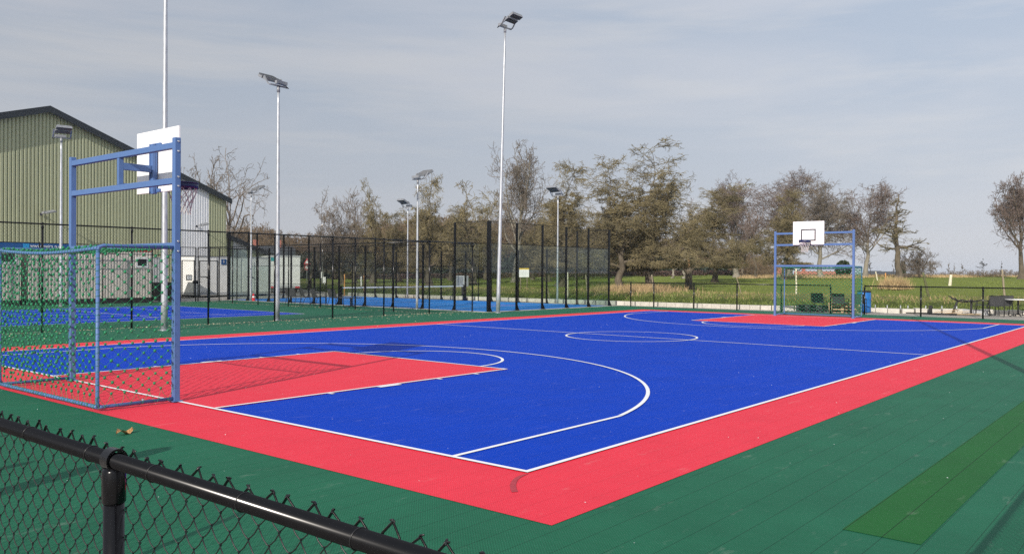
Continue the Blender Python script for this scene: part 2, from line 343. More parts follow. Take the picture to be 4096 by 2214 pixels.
# ------------------------------------------------------------------ terrain
KY = [-90, -6, 0, 2, 4, 6, 8.5, 12, 20, 42, 43, 60, 80, 140]; KX = [44, 38.2, 37.2, 36.6, 35.9, 34.9, 34.5, 33.4, 33.1, 32.6, 33.4, 42, 48, 60]
def kerb_x(y): return float(np.interp(y, KY, KX))
def tz(x, y):
    x = np.asarray(x, float); y = np.asarray(y, float)
    s = x-np.interp(y, KY, KX)
    a = np.clip(s/5.2, 0, 1); z = np.where(s > 0.12, .12+.48*a*a*(3-2*a), -0.03)
    z = z+.018*np.clip(s-5.2, 0, 52)
    b_ = np.clip((s-62)/40, 0, 1); z = z-3.6*b_*b_*(3-2*b_)
    return z
def build_terrain():
    ss = np.concatenate([[-1500, -300, -60, -20, 0.119, 0.121], np.arange(0.5, 14, 0.5), np.arange(14, 60, 2), np.arange(60, 110, 3), [130, 180, 260, 400, 800, 1600, 4000]])
    ys = np.concatenate([[-3000, -900, -300, -90, -50, -30], np.arange(-20, 60, 1.0), np.arange(60, 150, 4), [180, 250, 400, 800, 1600, 4000]])
    V, Z = [], []
    for y in ys:
        kx = np.interp(y, KY, KX)
        x = kx+ss; z = tz(x, np.full_like(x, y))
        wob = (np.sin(x*0.9+y*0.37)*0.03+np.sin(x*0.23-y*0.61)*0.05)*np.clip((ss-1)/6, 0, 1)
        V.append(np.stack([x, np.full_like(x, y), z+wob], 1)); Z.append(ss)
    V = np.concatenate(V); Z = np.concatenate(Z); nx = len(ss); ny = len(ys)
    i, j = np.meshgrid(np.arange(ny-1), np.arange(nx-1), indexing='ij'); a = i*nx+j
    F = np.stack([a, a+1, a+nx+1, a+nx], -1).reshape(-1, 4)
    o = np_mesh('grass_field', V, F, M_field, smooth=True); tag(o, kind='structure')
    at_ = o.data.attributes.new('zone', 'FLOAT', 'POINT'); at_.data.foreach_set('value', Z.astype(np.float32))
build_terrain()
yk = [-40]+list(np.arange(-20, 43.1, 1.0)); pts = [(kerb_x(y), y) for y in yk]
yard = MB(); yard.poly([(-60, -40)]+pts+[(33.4, 43.05), (42, 60), (48, 80), (48, 110), (-60, 110)], -0.014)
tag(yard.build('gravel_yard', M_gravel), kind='structure')
# kerb: a row of concrete edging blocks
kb = MB()
for i, y in enumerate(np.arange(-19, 42.5, 0.5)):
    x0, x1 = kerb_x(y), kerb_x(y+0.5); j = random.uniform(-.012, .012)
    hgt = 0.205 if y > 8.5 else 0.20+random.uniform(-.02, .03)
    xm = (x0+x1)/2-0.02+j; an = math.atan2(0.5, x1-x0)-PI/2
    kb.box((xm, y+0.25, hgt/2-0.03), (0.24 if y > 8.5 else 0.5, 0.485, hgt+0.06), rotm(rz=an))
tag(kb.build('kerb', M_kerb, bevel=0.012), kind='structure')

# ------------------------------------------------------------------ court surfaces
GZ = 0.0
g = MB(); g.add([(x, y, GZ) for x, y in ((-4.7, -4.9), (32.1, -4.9), (32.1, 19.22), (21.42, 19.22), (21.42, 38.75), (-14, 38.75), (-14, 20.2), (-4.7, 20.2))], [(0, 1, 2, 3, 4, 5, 6, 7)])
tag(g.build('court_surround', M_green), kind='structure')
def frame_poly(mb, x0, y0, x1, y1, t, z):
    mb.poly([(x0, y0), (x1, y0), (x1-t, y0+t), (x0+t, y0+t)], z); mb.poly([(x1, y0), (x1, y1), (x1-t, y1-t), (x1-t, y0+t)], z)
    mb.poly([(x1, y1), (x0, y1), (x0+t, y1-t), (x1-t, y1-t)], z); mb.poly([(x0, y1), (x0, y0), (x0+t, y0+t), (x0+t, y1-t)], z)
r = MB(); frame_poly(r, -1.05, -1.05, 29.05, 16.05, 1.07, 0.004); tag(r.build('court_red_border', M_red), kind='structure')
b = MB(); b.poly([(0.02, 0.02), (27.98, 0.02), (27.98, 14.98), (0.02, 14.98)], 0.008); tag(b.build('court_playing_surface', M_blue), kind='structure')
k = MB(); k.poly([(0, 5.05), (5.8, 5.05), (5.8, 9.95), (0, 9.95)], 0.012); k.poly([(22.2, 5.05), (28, 5.05), (28, 9.95), (22.2, 9.95)], 0.012)
tag(k.build('court_key_area', M_red), kind='structure')
s = MB(); s.poly([(0.19, -3.12), (19.9, -3.12), (19.9, -2.62), (0.19, -2.62)], 0.004); tag(s.build('light_green_strip', M_lgreen), kind='structure')
ZL = 0.016; W = 0.055
l = MB()
def rect(x0, y0, x1, y1, z=ZL, mb=None): (mb or l).poly([(x0, y0), (x1, y0), (x1, y1), (x0, y1)], z)
def arc(cx, cy, ra, a0, a1, n=64, w=W, z=ZL, mb=None):
    mb = mb or l
    for i in range(n):
        a, c = a0+(a1-a0)*i/n, a0+(a1-a0)*(i+1)/n
        mb.add([(cx+q*math.cos(t), cy+q*math.sin(t), z) for q, t in ((ra-w, a), (ra, a), (ra, c), (ra-w, c))], [(0, 1, 2, 3)])
frame_poly(l, 0, 0, 28, 15, W, ZL)
rect(14-W/2, W, 14+W/2, 15-W)
arc(14, 7.5, 1.8, 0, 2*PI, 96, z=ZL+.004)
a0 = math.acos((7.5-.9)/6.75)
for sx, x0 in ((1, 0), (-1, 28)):
    for yy in (0.9, 15-.9-W): rect(min(x0+sx*W, x0+sx*2.99), yy, max(x0+sx*W, x0+sx*2.99), yy+W)
    cx = x0+sx*1.575; aa = PI/2-a0
    if sx > 0: arc(cx, 7.5, 6.75, -(PI/2-a0), PI/2-a0, 96, z=ZL+.004)
    else: arc(cx, 7.5, 6.75, PI-(PI/2-a0), PI+(PI/2-a0), 96, z=ZL+.004)
    xf = x0+sx*5.8
    for yy in (5.05, 9.95-W): rect(min(x0+sx*W, xf), yy, max(x0+sx*W, xf), yy+W, ZL+.004)
    rect(min(xf-sx*W, xf), 5.05+W, max(xf-sx*W, xf), 9.95-W, ZL+.004)
    arc(xf, 7.5, 1.8, -PI/2 if sx > 0 else PI/2, PI/2 if sx > 0 else 3*PI/2, 48, z=ZL)
    for y_, sy in ((5.05, -1), (9.95, 1)):
        for xa, xb in ((1.78, 1.84), (2.70, 3.13), (3.97, 4.03), (4.86, 4.92)):
            rect(min(x0+sx*xa, x0+sx*xb), min(y_, y_+sy*.1), max(x0+sx*xa, x0+sx*xb), max(y_, y_+sy*.1), ZL+.002)
tag(l.build('court_lines', M_white), kind='structure')
sc = MB()
prev = None
for i in range(15):
    t = i/14; x = -0.03-0.52*t; y = -0.01-0.30*t**1.9; w_ = 0.045
    q = ((x-w_*0.5, y+w_*0.3), (x+w_*0.5, y-w_*0.3))
    if prev: sc.poly([prev[0], prev[1], q[1], q[0]], 0.008)
    prev = q
tag(sc.build('scuff_mark', M_scuff), kind='structure')
# tennis court beyond the tall fence
t = MB(); rect(-8.7, 23.5, 15.1, 34.47, 0.004, t); tag(t.build('tennis_court_surface', M_blue), kind='structure')
t = MB(); frame_poly(t, -8.7, 23.5, 15.1, 34.47, .05, .008)
rect(-8.65, 24.87, 15.05, 24.92, .008, t); rect(-8.65, 33.05, 15.05, 33.10, .008, t); rect(9.58, 24.92, 9.63, 33.05, .008, t); rect(-3.2, 24.92, -3.15, 33.05, .008, t); rect(-3.15, 28.96, 9.58, 29.01, .008, t)
rect(12.33, 24.92, 12.36, 33.05, .008, t); rect(-8.6, 26.9, 12.33, 26.93, .008, t); rect(-8.6, 31.0, 9.5, 31.03, .008, t)
tag(t.build('tennis_court_lines', M_white), kind='structure')
# padel slab and turf
PX0, PX1, PY0 = 21.75, 31.35, 19.45; PYS = [PY0+2.05*i for i in range(11)]; PY1 = PYS[-1]
t = MB(); t.b2((21.43, 19.24, -0.01), (31.75, 40.35, 0.006)); tag(t.build('padel_slab', M_conc), kind='structure')
t = MB(); rect(PX0+.06, PY0+.06, PX1-.06, PY1-.06, 0.012, t); tag(t.build('padel_turf', M_turf), kind='structure')
ym = (PY0+PY1)/2
t = MB()
for yy in (ym-6.95, ym+6.95): rect(PX0+.06, yy-.025, PX1-.06, yy+.025, .017, t)
rect((PX0+PX1)/2-.025, ym-6.9, (PX0+PX1)/2+.025, ym+6.9, .017, t)
tag(t.build('padel_lines', M_white), kind='structure')

# ------------------------------------------------------------------ chain link fences
def link_far(a, b_, z0, z1, pitch=0.045, r=0.0023, dz=None):
    a = np.array(a); b_ = np.array(b_); Ln = np.linalg.norm(b_-a); d = (b_-a)/Ln; n = max(2, int(Ln/pitch)); dz = dz or pitch*1.0
    K = int((z1-z0)/dz)+1
    j = np.arange(n)[:, None]; k = np.arange(K)[None]
    off = (j+0.5)*pitch+(((j+k) % 2)*2-1)*pitch*0.5
    nrm = np.array([-d[1], d[0]])
    jit = RNG.normal(0, .0015, off.shape)
    P = np.stack([a[0]+d[0]*off+nrm[0]*jit, a[1]+d[1]*off+nrm[1]*jit, np.broadcast_to(z0+k*dz, off.shape)], -1)
    return tubes(P, np.full(off.shape, r), 3)
def fence(label, A, B, H, posts, group=None, r=0.03, rr=0.022, side=0.032, bottom=False, extra_rails=()):
    A = Vector(A); B = Vector(B); d = (B-A).normalized(); n = Vector((-d.y, d.x))*side
    f = thing('chain_link_fence', label, 'fence', (A.x, A.y, 0), 0, group)
    def loc(x, y, z): return (x-A.x, y-A.y, z)
    for px, py in posts:
        mb = MB(); x, y = px-A.x, py-A.y
        mb.tube([(x, y, -0.05), (x, y, H-0.03)], r, 12); mb.tube([(x, y, H-0.13), (x, y, H-0.035)], r*1.16, 12)
        mb.lathe([(rr*1.5, 0), (rr*1.5, .02), (rr*.6, .035)], (x, y, H+rr*.6), 10)
        mb.build('post', M_black, f)
    mb = MB(); mb.tube([loc(A.x, A.y, H), loc(B.x, B.y, H)], rr, 10); mb.build('top_rail', M_black, f)
    for z in extra_rails:
        mb = MB(); mb.tube([loc(A.x, A.y, z), loc(B.x, B.y, z)], rr*.9, 8); mb.build('mid_rail', M_black, f)
    V, F = link_far((n.x, n.y), ((B-A).x+n.x, (B-A).y+n.y), 0.03, H+0.04)
    np_mesh('chain_link_mesh', V, F, M_wire, f)
    return f
fence('tall black chain link fence between the red border and the tennis court', (-3.7, 20.15), (21.62, 20.15), 3.0, [(x, 20.15) for x in (-3.7, -1.2, 1.3, 3.8, 6.3, 8.8, 11.3, 13.8, 16.3, 18.8, 21.45)], 'tall black chain link fences')
fence('tall black chain link fence running away beside the dark chairs', (18.95, 20.22), (18.95, 38.5), 3.0, [(18.95, y) for y in (22.5, 25.05, 27.6, 30.1, 32.7, 35.05, 37.3)], 'tall black chain link fences')
fence('tall black chain link fence in front of the beige cabins', (-3.0, 38.55), (18.0-.05, 38.55), 3.0, [(x, 38.55) for x in (-1.9, .7, 3.3, 5.9, 8.2, 10.75, 13.75, 16.35)], 'tall black chain link fences', extra_rails=(2.55,))
# gates in the back fence
def gate(label, x0, x1, y, lock):
    f = thing('gate', label, 'gate', ((x0+x1)/2, y, 0), 0, 'gates in the back fence'); w = (x1-x0)/2
    for sx in (-1, 1):
        mb = MB(); mb.tube([(sx*w, 0, -.03), (sx*w, 0, 3.0)], .033, 10); mb.build('gate_post', M_black, f)
    mb = MB()
    for z in (2.27, .22): mb.bar((-w+.07, 0, z), (w-.07, 0, z), .045, .045)
    for sx in (-1, 1): mb.bar((sx*(w-.09), 0, .2), (sx*(w-.09), 0, 2.29), .045, .045)
    mb.build('gate_frame', M_black, f)
    mb = MB()
    for z in (3.0, 2.52): mb.tube([(-w, 0, z), (w, 0, z)], .02, 8)
    mb.build('header_rail', M_black, f)
    parts = [link_far((-w+.1, .0), (w-.1, .0), .24, 2.25), link_far((-w+.04, .0), (w-.04, .0), 2.54, 3.0)]
    V, F = cat(parts); np_mesh('chain_link_mesh', V, F, M_wire, f)
    if lock:
        mb = MB(); mb.box((w-.02, -.09, 1.08), (.16, .14, .16)); mb.tube([(w-.12, -.14, 1.08), (w+.14, -.14, 1.08)], .016, 8); mb.build('lock', M_black, f)
    return f
gate('black framed gate in front of the bright white cabin end', 17.98, 18.88, 38.62, False)
gate('black framed gate with a lock right of the bright cabin end', 19.02, 20.32, 38.62, False)
fence('short tall chain link panel joining the gates to the padel cage', (20.36, 38.62), (21.7, 38.62), 3.0, [(21.46, 38.62)], 'tall black chain link fences', extra_rails=(2.55,))
# notice and lock on the gate post
f = thing('gate_lock', 'black lock and handle on the gate post by the cabins', 'lock', (18.8, 38.5, 0))
mb = MB(); mb.box((0, 0, 1.08), (.28, .12, .17)); mb.build('lock_case', M_black, f)
mb = MB(); mb.tube([(-.22, -.09, 1.1), (.3, -.09, 1.1)], .014, 8); mb.build('handle', M_black, f)
f = thing('notice_board', 'small white notice in a black frame beside the gate lock', 'notice', (18.42, 38.5, 0))
mb = MB(); mb.box((0, 0, 1.33), (.34, .03, .30)); mb.build('frame', M_black, f)
mb = MB(); mb.box((0, -.02, 1.33), (.25, .012, .2)); mb.build('panel', M_signw, f)
mb = MB()
for i, w_ in enumerate((.14, .18, .1, .16)): mb.box((0, -.029, 1.40-.045*i), (w_, .004, .012))
mb.build('print', M_dark, f)

# low far fences
fx = 31.95
fence('low black chain link fence in front of the meadow, left of the far goal', (fx, 19.0), (fx, 8.15), 1.24, [(fx, y) for y in (18.47, 17.1, 14.84, 12.57, 10.4, 8.15)], 'low black chain link fences', r=.034, rr=.026)
fence('low black chain link fence in front of the patio chairs, right of the far goal', (fx, 6.7), (fx, -6.0), 1.24, [(fx, y) for y in (6.7, 4.44, 2.15, 0.05, -2.1, -4.3)], 'low black chain link fences', r=.034, rr=.026)

# ------------------------------------------------------------------ near fence (detailed)
def near_link(L_, z0, z1, flip=1):
    """helical chain link along +y from 0..L, in plane x=0"""
    pitch = 0.04; zp = 0.078; n = int(L_/pitch); per = 10; turns = int((z1-z0)/zp)
    K = turns*per+1; th = np.arange(K)/per*2*np.pi
    P = []
    for j in range(n):
        ph = th+(np.pi if j % 2 else 0)
        tri = np.arcsin(np.clip(np.cos(ph), -1, 1)*0.93)/np.arcsin(0.93)
        yy = (j+.5)*pitch+0.0235*tri+RNG.normal(0, .0012)
        xx = 0.0052*np.sin(ph)*flip
        zz = z1-turns*zp+th/(2*np.pi)*zp-0.005*np.sin(2*ph)+RNG.normal(0, .0006)
        P.append(np.stack([xx, yy, zz], 1))
    V, F = tubes(np.array(P), np.full((n, K), .0017), 5)
    # twisted tips standing above the rail
    S, Rr = [], []
    pitch = .08
    for j in range(n//2):
        yc = (j+1)*pitch-.04; zt = z1+0.045+RNG.normal(0, .004); dx = RNG.normal(0, .004); dy = RNG.normal(0, .004)
        for sgn in (-1, 1):
            base = np.array([0, yc+sgn*pitch*.5, z1-0.012]); apex = np.array([dx, yc+dy, zt])
            mid = base*.45+apex*.55+np.array([0, sgn*.006, .004])
            for q in (0, 1):
                off = np.array([.0026*(1 if q else -1)*(sgn > 0), 0, 0])
                S.append([base, mid+off, apex+off*.5]); Rr.append([.0018, .0025 if sgn < 0 else .0019, .0026])
        for q in range(2):
            an = RNG.uniform(0, 2*np.pi); e = np.array([math.cos(an)*.007, math.sin(an)*.007, RNG.uniform(0, .006)])
            apex = np.array([dx, yc+dy, zt]); S.append([apex-e*.6, apex+np.array([0, 0, .003]), apex+e]); Rr.append([.0022, .003, .0022])
    V2, F2 = tubes(np.array(S), np.array(Rr), 5)
    return cat([(V, F), (V2, F2)])
def near_fence(label, A, ang, L_, posts, ties, name_grp):
    f = thing('chain_link_fence', label, 'fence', (A[0], A[1], 0), ang, name_grp)   # local +y runs along the fence, local +x = court side
    H = 1.23; rr = .0215
    for yy in posts:
        mb = MB(); mb.tube([(0, yy, -.05), (0, yy, H-.075)], .0275, 24); mb.build('post', M_black, f)
        pc = MB()
        pc.tube([(0, yy, H-.115), (0, yy, H-.112), (0, yy, H-.028), (0, yy, H-.018)], [.030, .0315, .0315, .027], 24)
        ring = [(0.0275*math.sin(a), yy, H+0.002+0.030*math.cos(a)) for a in np.linspace(-2.9, 2.9, 25)]
        for i in range(len(ring)-1):
            p, q = Vector(ring[i]), Vector(ring[i+1]); md = (p+q)/2; an = math.atan2(q.x-p.x, q.z-p.z)
            pc.box(md, (.006, .042, (q-p).length*1.15), rotm(ry=an))
        pc.build('post_cap', M_black, f)
    mb = MB(); mb.tube([(0, -.02, H), (0, L_, H)], rr, 28); mb.build('top_rail', M_black, f)
    for yy in ties:
        mb = MB(); mb.tube([(math.sin(a)*(rr+.0012), yy+.006*math.sin(a*.5), H+math.cos(a)*(rr+.0012)) for a in np.linspace(0, 2*PI, 24, endpoint=False)], .0015, 6, closed=True)
        mb.build('tie_wire', M_wire, f)
    V, F = near_link(L_, 0.02, H-0.018)
    V[:, 0] += rr+.008
    np_mesh('chain_link_mesh', V, F, M_wire, f, smooth=True)
    return f
ya = -4.28
near_fence('black chain link fence with a thick rail closest to the camera, lower left', (-4.605, ya), 0, 12.3, [y-ya for y in (-4.25, -2.19, 0.02, 2.2, 4.4, 6.6, 8.0)], [y-ya for y in (-3.65, -3.23, -2.83, -2.42, -2.06, -1.62, -1.2, -.7, -.3, .4, .9, 1.4)], 'low black chain link fences')
near_fence('black chain link fence along the right side, seen only by its shadow', (-4.56, -4.30), -PI/2, 26, [0.04+2.2*i for i in range(12)], [.5+.45*i for i in range(8)], 'low black chain link fences')
# posts added out of frame to cast lower-left shadows; the true caster is unknown
for (x, y, h_, w_), lab in zip(((-5.05, 2.12, 1.74, .17), (-5.35, 2.75, 1.35, .09)), ('thick stand-in post added outside the frame to cast the wide shadow lower left', 'thin stand-in post added outside the frame to cast the narrower shadow lower left')):
    mb = MB(); mb.box((0, 0, h_/2-.03), (w_, w_, h_)); mb.add([(-w_/2, -w_/2, h_-.03), (w_/2, -w_/2, h_-.03), (w_/2, w_/2, h_-.03), (-w_/2, w_/2, h_-.03), (0, 0, h_+.05)], [(0, 1, 4), (1, 2, 4), (2, 3, 4), (3, 0, 4)])
    o = mb.build('shadow_post', M_stake, None, .006); o.location = (x, y, 0); tag(o, lab, 'post')

# ------------------------------------------------------------------ padel cage
def grid_mesh(a, b_, z0, z1, step=0.055, r=0.0019):
    a = np.array(a, float); b_ = np.array(b_, float); Ln = np.linalg.norm(b_-a); n = int(Ln/step); d = (b_-a)/Ln
    tt = np.linspace(0.02, Ln-.02, n); P1 = np.stack([np.stack([a[0]+d[0]*tt, a[1]+d[1]*tt, np.full(n, z)], -1) for z in (z0, z1)], 1)
    zz = np.arange(z0, z1+.001, step); P2 = np.stack([np.stack([np.full(len(zz), q[0]), np.full(len(zz), q[1]), zz], -1) for q in (a, b_)], 1)
    P = np.concatenate([P1, P2]); return tubes(P, np.full(P.shape[:2], r), 3)
cage = thing('padel_cage', 'black steel padel cage with glass end walls round the light blue court', 'padel cage', ((PX0+PX1)/2, ym, 0))
ox, oy = (PX0+PX1)/2, ym
def ppost(x, y, H, nx, ny, w=.08):
    mb = MB(); x -= ox; y -= oy
    mb.box((x, y, H/2), (w if nx else w*1.0, w, H)); mb.box((x, y, .012), (.22, .22, .022))
    # gusset foot on the outer side
    px, py = nx, ny
    t_ = .012
    a = (x+px*w/2, y+py*w/2)
    vs = []
    for s_ in (-1, 1):
        ex, ey = -py*t_/2*s_, px*t_/2*s_
        vs += [(a[0]+ex, a[1]+ey, .02), (a[0]+px*.14+ex, a[1]+py*.14+ey, .02), (a[0]+ex, a[1]+ey, .30)]
    mb.add(vs, [(0, 1, 2), (5, 4, 3), (0, 3, 4, 1), (1, 4, 5, 2), (2, 5, 3, 0)])
    mb.build('post', M_black, cage)
for x in (PX0, PX0+1.92, PX0+3.84, PX0+5.76, PX0+7.68, PX1):
    for y, s_ in ((PY0, -1), (PY1, 1)): ppost(x, y, 3.98, 0, s_, .08 if x not in (PX0,) else .14)
for side, x in ((-1, PX0), (1, PX1)):
    for i, y in enumerate(PYS[1:-1], 1):
        if i == 5: ppost(x, y, 3.05 if side < 0 else 3.0, side, 0); continue
        ppost(x, y, 3.98 if i in (1, 9) else 3.02, side, 0, .075)
def crail(a, b_, w=.03):
    mb = MB(); mb.bar((a[0]-ox, a[1]-oy, a[2]), (b_[0]-ox, b_[1]-oy, b_[2]), w, w); mb.build('rail', M_black, cage)
def cglass(a, b_, z0, z1):
    a = Vector((a[0]-ox, a[1]-oy)); b_ = Vector((b_[0]-ox, b_[1]-oy)); d = (b_-a); Ln = d.length; d.normalize()
    mb = MB(); n_ = max(1, round(Ln/2.0))
    for i in range(n_):
        p = a+d*(Ln*i/n_+.045); q = a+d*(Ln*(i+1)/n_-.045); c = (p+q)/2
        mb.box((c.x, c.y, (z0+z1)/2), ((q-p).length, .01, z1-z0), rotm(rz=math.atan2(d.y, d.x)))
    mb.build('glass_panel', M_glass, cage)
mg = []
for y in (PY0, PY1):
    cglass((PX0+.02, y), (PX1-.02, y), .06, 2.98)
    mg.append(grid_mesh((PX0-ox, y-oy), (PX1-ox, y-oy), 3.02, 3.97)); crail((PX0, y, 3.0), (PX1, y, 3.0)); crail((PX0, y, 3.97), (PX1, y, 3.97), .02)
for x in (PX0, PX1):
    for ya_, yb_, top in ((PYS[0], PYS[1], 3.97), (PYS[9], PYS[10], 3.97)):
        cglass((x, ya_+.03), (x, yb_-.03), .06, 2.98); mg.append(grid_mesh((x-ox, ya_-oy), (x-ox, yb_-oy), 3.02, top)); crail((x, ya_, 3.0), (x, yb_, 3.0)); crail((x, ya_, 3.97), (x, yb_, 3.97), .02)
    for ya_, yb_ in ((PYS[1], PYS[2]), (PYS[8], PYS[9])):
        cglass((x, ya_+.03), (x, yb_-.03), .06, 2.0); mg.append(grid_mesh((x-ox, ya_-oy), (x-ox, yb_-oy), 2.03, 3.0)); crail((x, ya_, 2.0), (x, yb_, 2.0), .025); crail((x, ya_, 3.0), (x, yb_, 3.0), .02)
    gap = .55
    for ya_, yb_ in ((PYS[2], ym-gap-.5), (ym+gap+.5, PYS[8])):
        mg.append(grid_mesh((x-ox, ya_-oy), (x-ox, yb_-oy), .05, 3.0))
        for z in (.05, 1.03, 2.03, 3.0): crail((x, ya_, z), (x, yb_, z), .025)
    for yy in (ym-gap-.5, ym+gap+.5):
        mb = MB(); mb.box((x-ox, yy-oy, 1.1), (.04, .04, 2.2)); mb.build('door_post', M_black, cage)
    crail((x, ym-gap-.5, 2.2), (x, ym+gap+.5, 2.2), .03); mg.append(grid_mesh((x-ox, ym-gap-.5-oy), (x-ox, ym+gap+.5-oy), 2.23, 3.0)); crail((x, ym-gap-.5, 3.0), (x, ym+gap+.5, 3.0), .02)
V, F = cat(mg); np_mesh('steel_mesh', V, F, M_wire, cage)
net = thing('padel_net', 'low black net with a white top band across the padel court', 'net', (ox, oy, 0))
mb = MB(); mb.box((0, 0, .88), (PX1-PX0-.35, .012, .065)); mb.build('top_band', M_signw, net)
V, F = grid_mesh((PX0-ox+.2, 0), (PX1-ox-.2, 0), .03, .85, .05, .0022); np_mesh('net_mesh', V, F, M_wire, net)
for s_ in (-1, 1):
    mb = MB(); mb.box((s_*(PX1-PX0-.3)/2, 0, .49), (.09, .09, .96)); mb.box((s_*(PX1-PX0-.3)/2, 0, .03), (.16, .3, .04)); mb.build('net_post', M_black, net)

# ------------------------------------------------------------------ floodlight masts
def mast(label, x, y, H, rb, rtp, face, grp='floodlight masts', lean=None):
    f = thing('floodlight_mast', label, 'floodlight', (x, y, 0), 0, grp)
    mb = MB(); n = 14; zs = [0]+[H*(i+1)/n for i in range(n)]
    mb.tube([(0, 0, z) for z in zs], [rb+(rtp-rb)*(z/H)**.9 for z in zs], 20); mb.build('pole', M_galv, f)
    mb = MB(); mb.tube([(0, 0, -.02), (0, 0, .012)], rb*1.35, 20); mb.build('base_collar', M_galv, f)
    a = math.atan2(face[1], face[0])-PI/2
    R_ = rotm(rz=a)
    def tr_(p): return tuple(R_ @ (Vector(p)*.9)+Vector((0, 0, H)))
    mb = MB(); mb.bar(tr_((-.41, 0, .03)), tr_((.41, 0, .03)), .05, .05)
    for s_ in (-1, 1):
        mb.bar(tr_((s_*.41, 0, .01)), tr_((s_*.41, .13, .08)), .055, .03); mb.bar(tr_((s_*.41, .12, .07)), tr_((s_*.41, .34, .40)), .055, .03)
    mb.tube([tr_((0, 0, -.22)), tr_((0, 0, .03))], rtp*1.35, 14)
    mb.build('bracket', M_lampgrey, f)
    tl = math.radians(26)
    hd = None
    for q in (0, 1):
        mb = MB(); c = (0, .36+.29*q, .30+.14*q)
        mb.box(tr_(c), (.67, .225, .07), R_ @ rotm(rx=tl)); 
        for z in range(6): mb.box(tr_((c[0], c[1]-.1+.04*z-.02, c[2]+.04+.0195*z-.02)), (.62, .008, .045), R_ @ rotm(rx=tl))
        lh = mb.build('lamp_head', M_lampgrey, f)
        mb = MB(); dn = R_ @ rotm(rx=tl) @ Vector((0, 0, -.041)); mb.box(Vector(tr_(c))+dn, (.61, .18, .012), R_ @ rotm(rx=tl)); mb.build('lens', M_lampdark, lh)
    mb = MB(); mb.box(tr_((.02, -.14, .13)), (.46, .14, .12), R_); mb.build('driver_box', M_lampgrey, f, .01)
    mb = MB(); mb.tube([tr_((.22, -.16, .05)), tr_((.34, -.2, -.04)), tr_((.40, -.1, -.02)), tr_((.36, .1, .12)), tr_((.2, .3, .3))], .012, 6); mb.build('cable', M_dark, f)
    if lean: f.rotation_euler = (lean[0], lean[1], 0)
    return f
mast('tallest galvanised mast behind the near goal, its top out of frame', 6.54, 18.67, 12.2, .098, .045, (.25, -1))
mast('tall galvanised floodlight mast at the corner of the padel cage', 21.52, 18.72, 12.2, .090, .042, (0, -1), lean=(.0148, .012))
mast('galvanised floodlight mast rising behind the middle of the tall fence', 11.78, 20.68, 8.25, .085, .042, (-.1, 1))
mast('grey floodlight mast in front of the olive hall, left of the blue goal post', 11.04, 36.85, 7.9, .085, .042, (-.2, -1))
mast('slim floodlight mast standing at the left side of the padel cage', 21.33, 23.5, 6.0, .062, .035, (1, 0))
mast('slim floodlight mast near the white cabins with a red cone at its foot', 21.33, 37.0, 6.1, .062, .035, (1, 0))
mast('slim floodlight mast on the far side of the padel cage, lamp facing left, middle', 31.75, 35.2, 5.9, .062, .035, (-1, 0))
mast('slim floodlight mast behind the near right corner of the padel cage', 31.75, 23.1, 6.0, .062, .035, (-1, 0))
mast('tall floodlight mast outside the frame whose long shadow crosses the right side', 6.45, -4.0, 12.2, .098, .045, (0, 1))

# ------------------------------------------------------------------ goals with basketball boards
def net_panel(O, U, Vv, nu, nv, sag=lambda u, v: Vector((0, 0, 0)), skip_last=False):
    """diamond net; returns node list, segment polylines"""
    O, U, Vv = Vector(O), Vector(U), Vector(Vv); nodes = {}; segs = []; rnd = random.Random(hash((nu, nv)) & 255)
    for j in range(2*nv+1):
        for i in range(nu+1):
            uu = (i+(0.5 if j % 2 else 0))/nu
            if uu > 1.001: continue
            vv = j/(2*nv)
            p = O+U*uu+Vv*vv+sag(uu, vv)
            edge = uu < .001 or uu > .999 or j in (0,)
            if not edge: p += Vector((rnd.gauss(0, .006), rnd.gauss(0, .006), rnd.gauss(0, .006)))
            nodes[(i, j)] = (p, edge)
    for (i, j), (p, e) in nodes.items():
        for di in ((0, -1) if j % 2 == 0 else (0, 1)):
            q = nodes.get((i+di, j+1))
            if q: segs.append((p, q[0], rnd.gauss(0, .004)))
    return nodes, segs
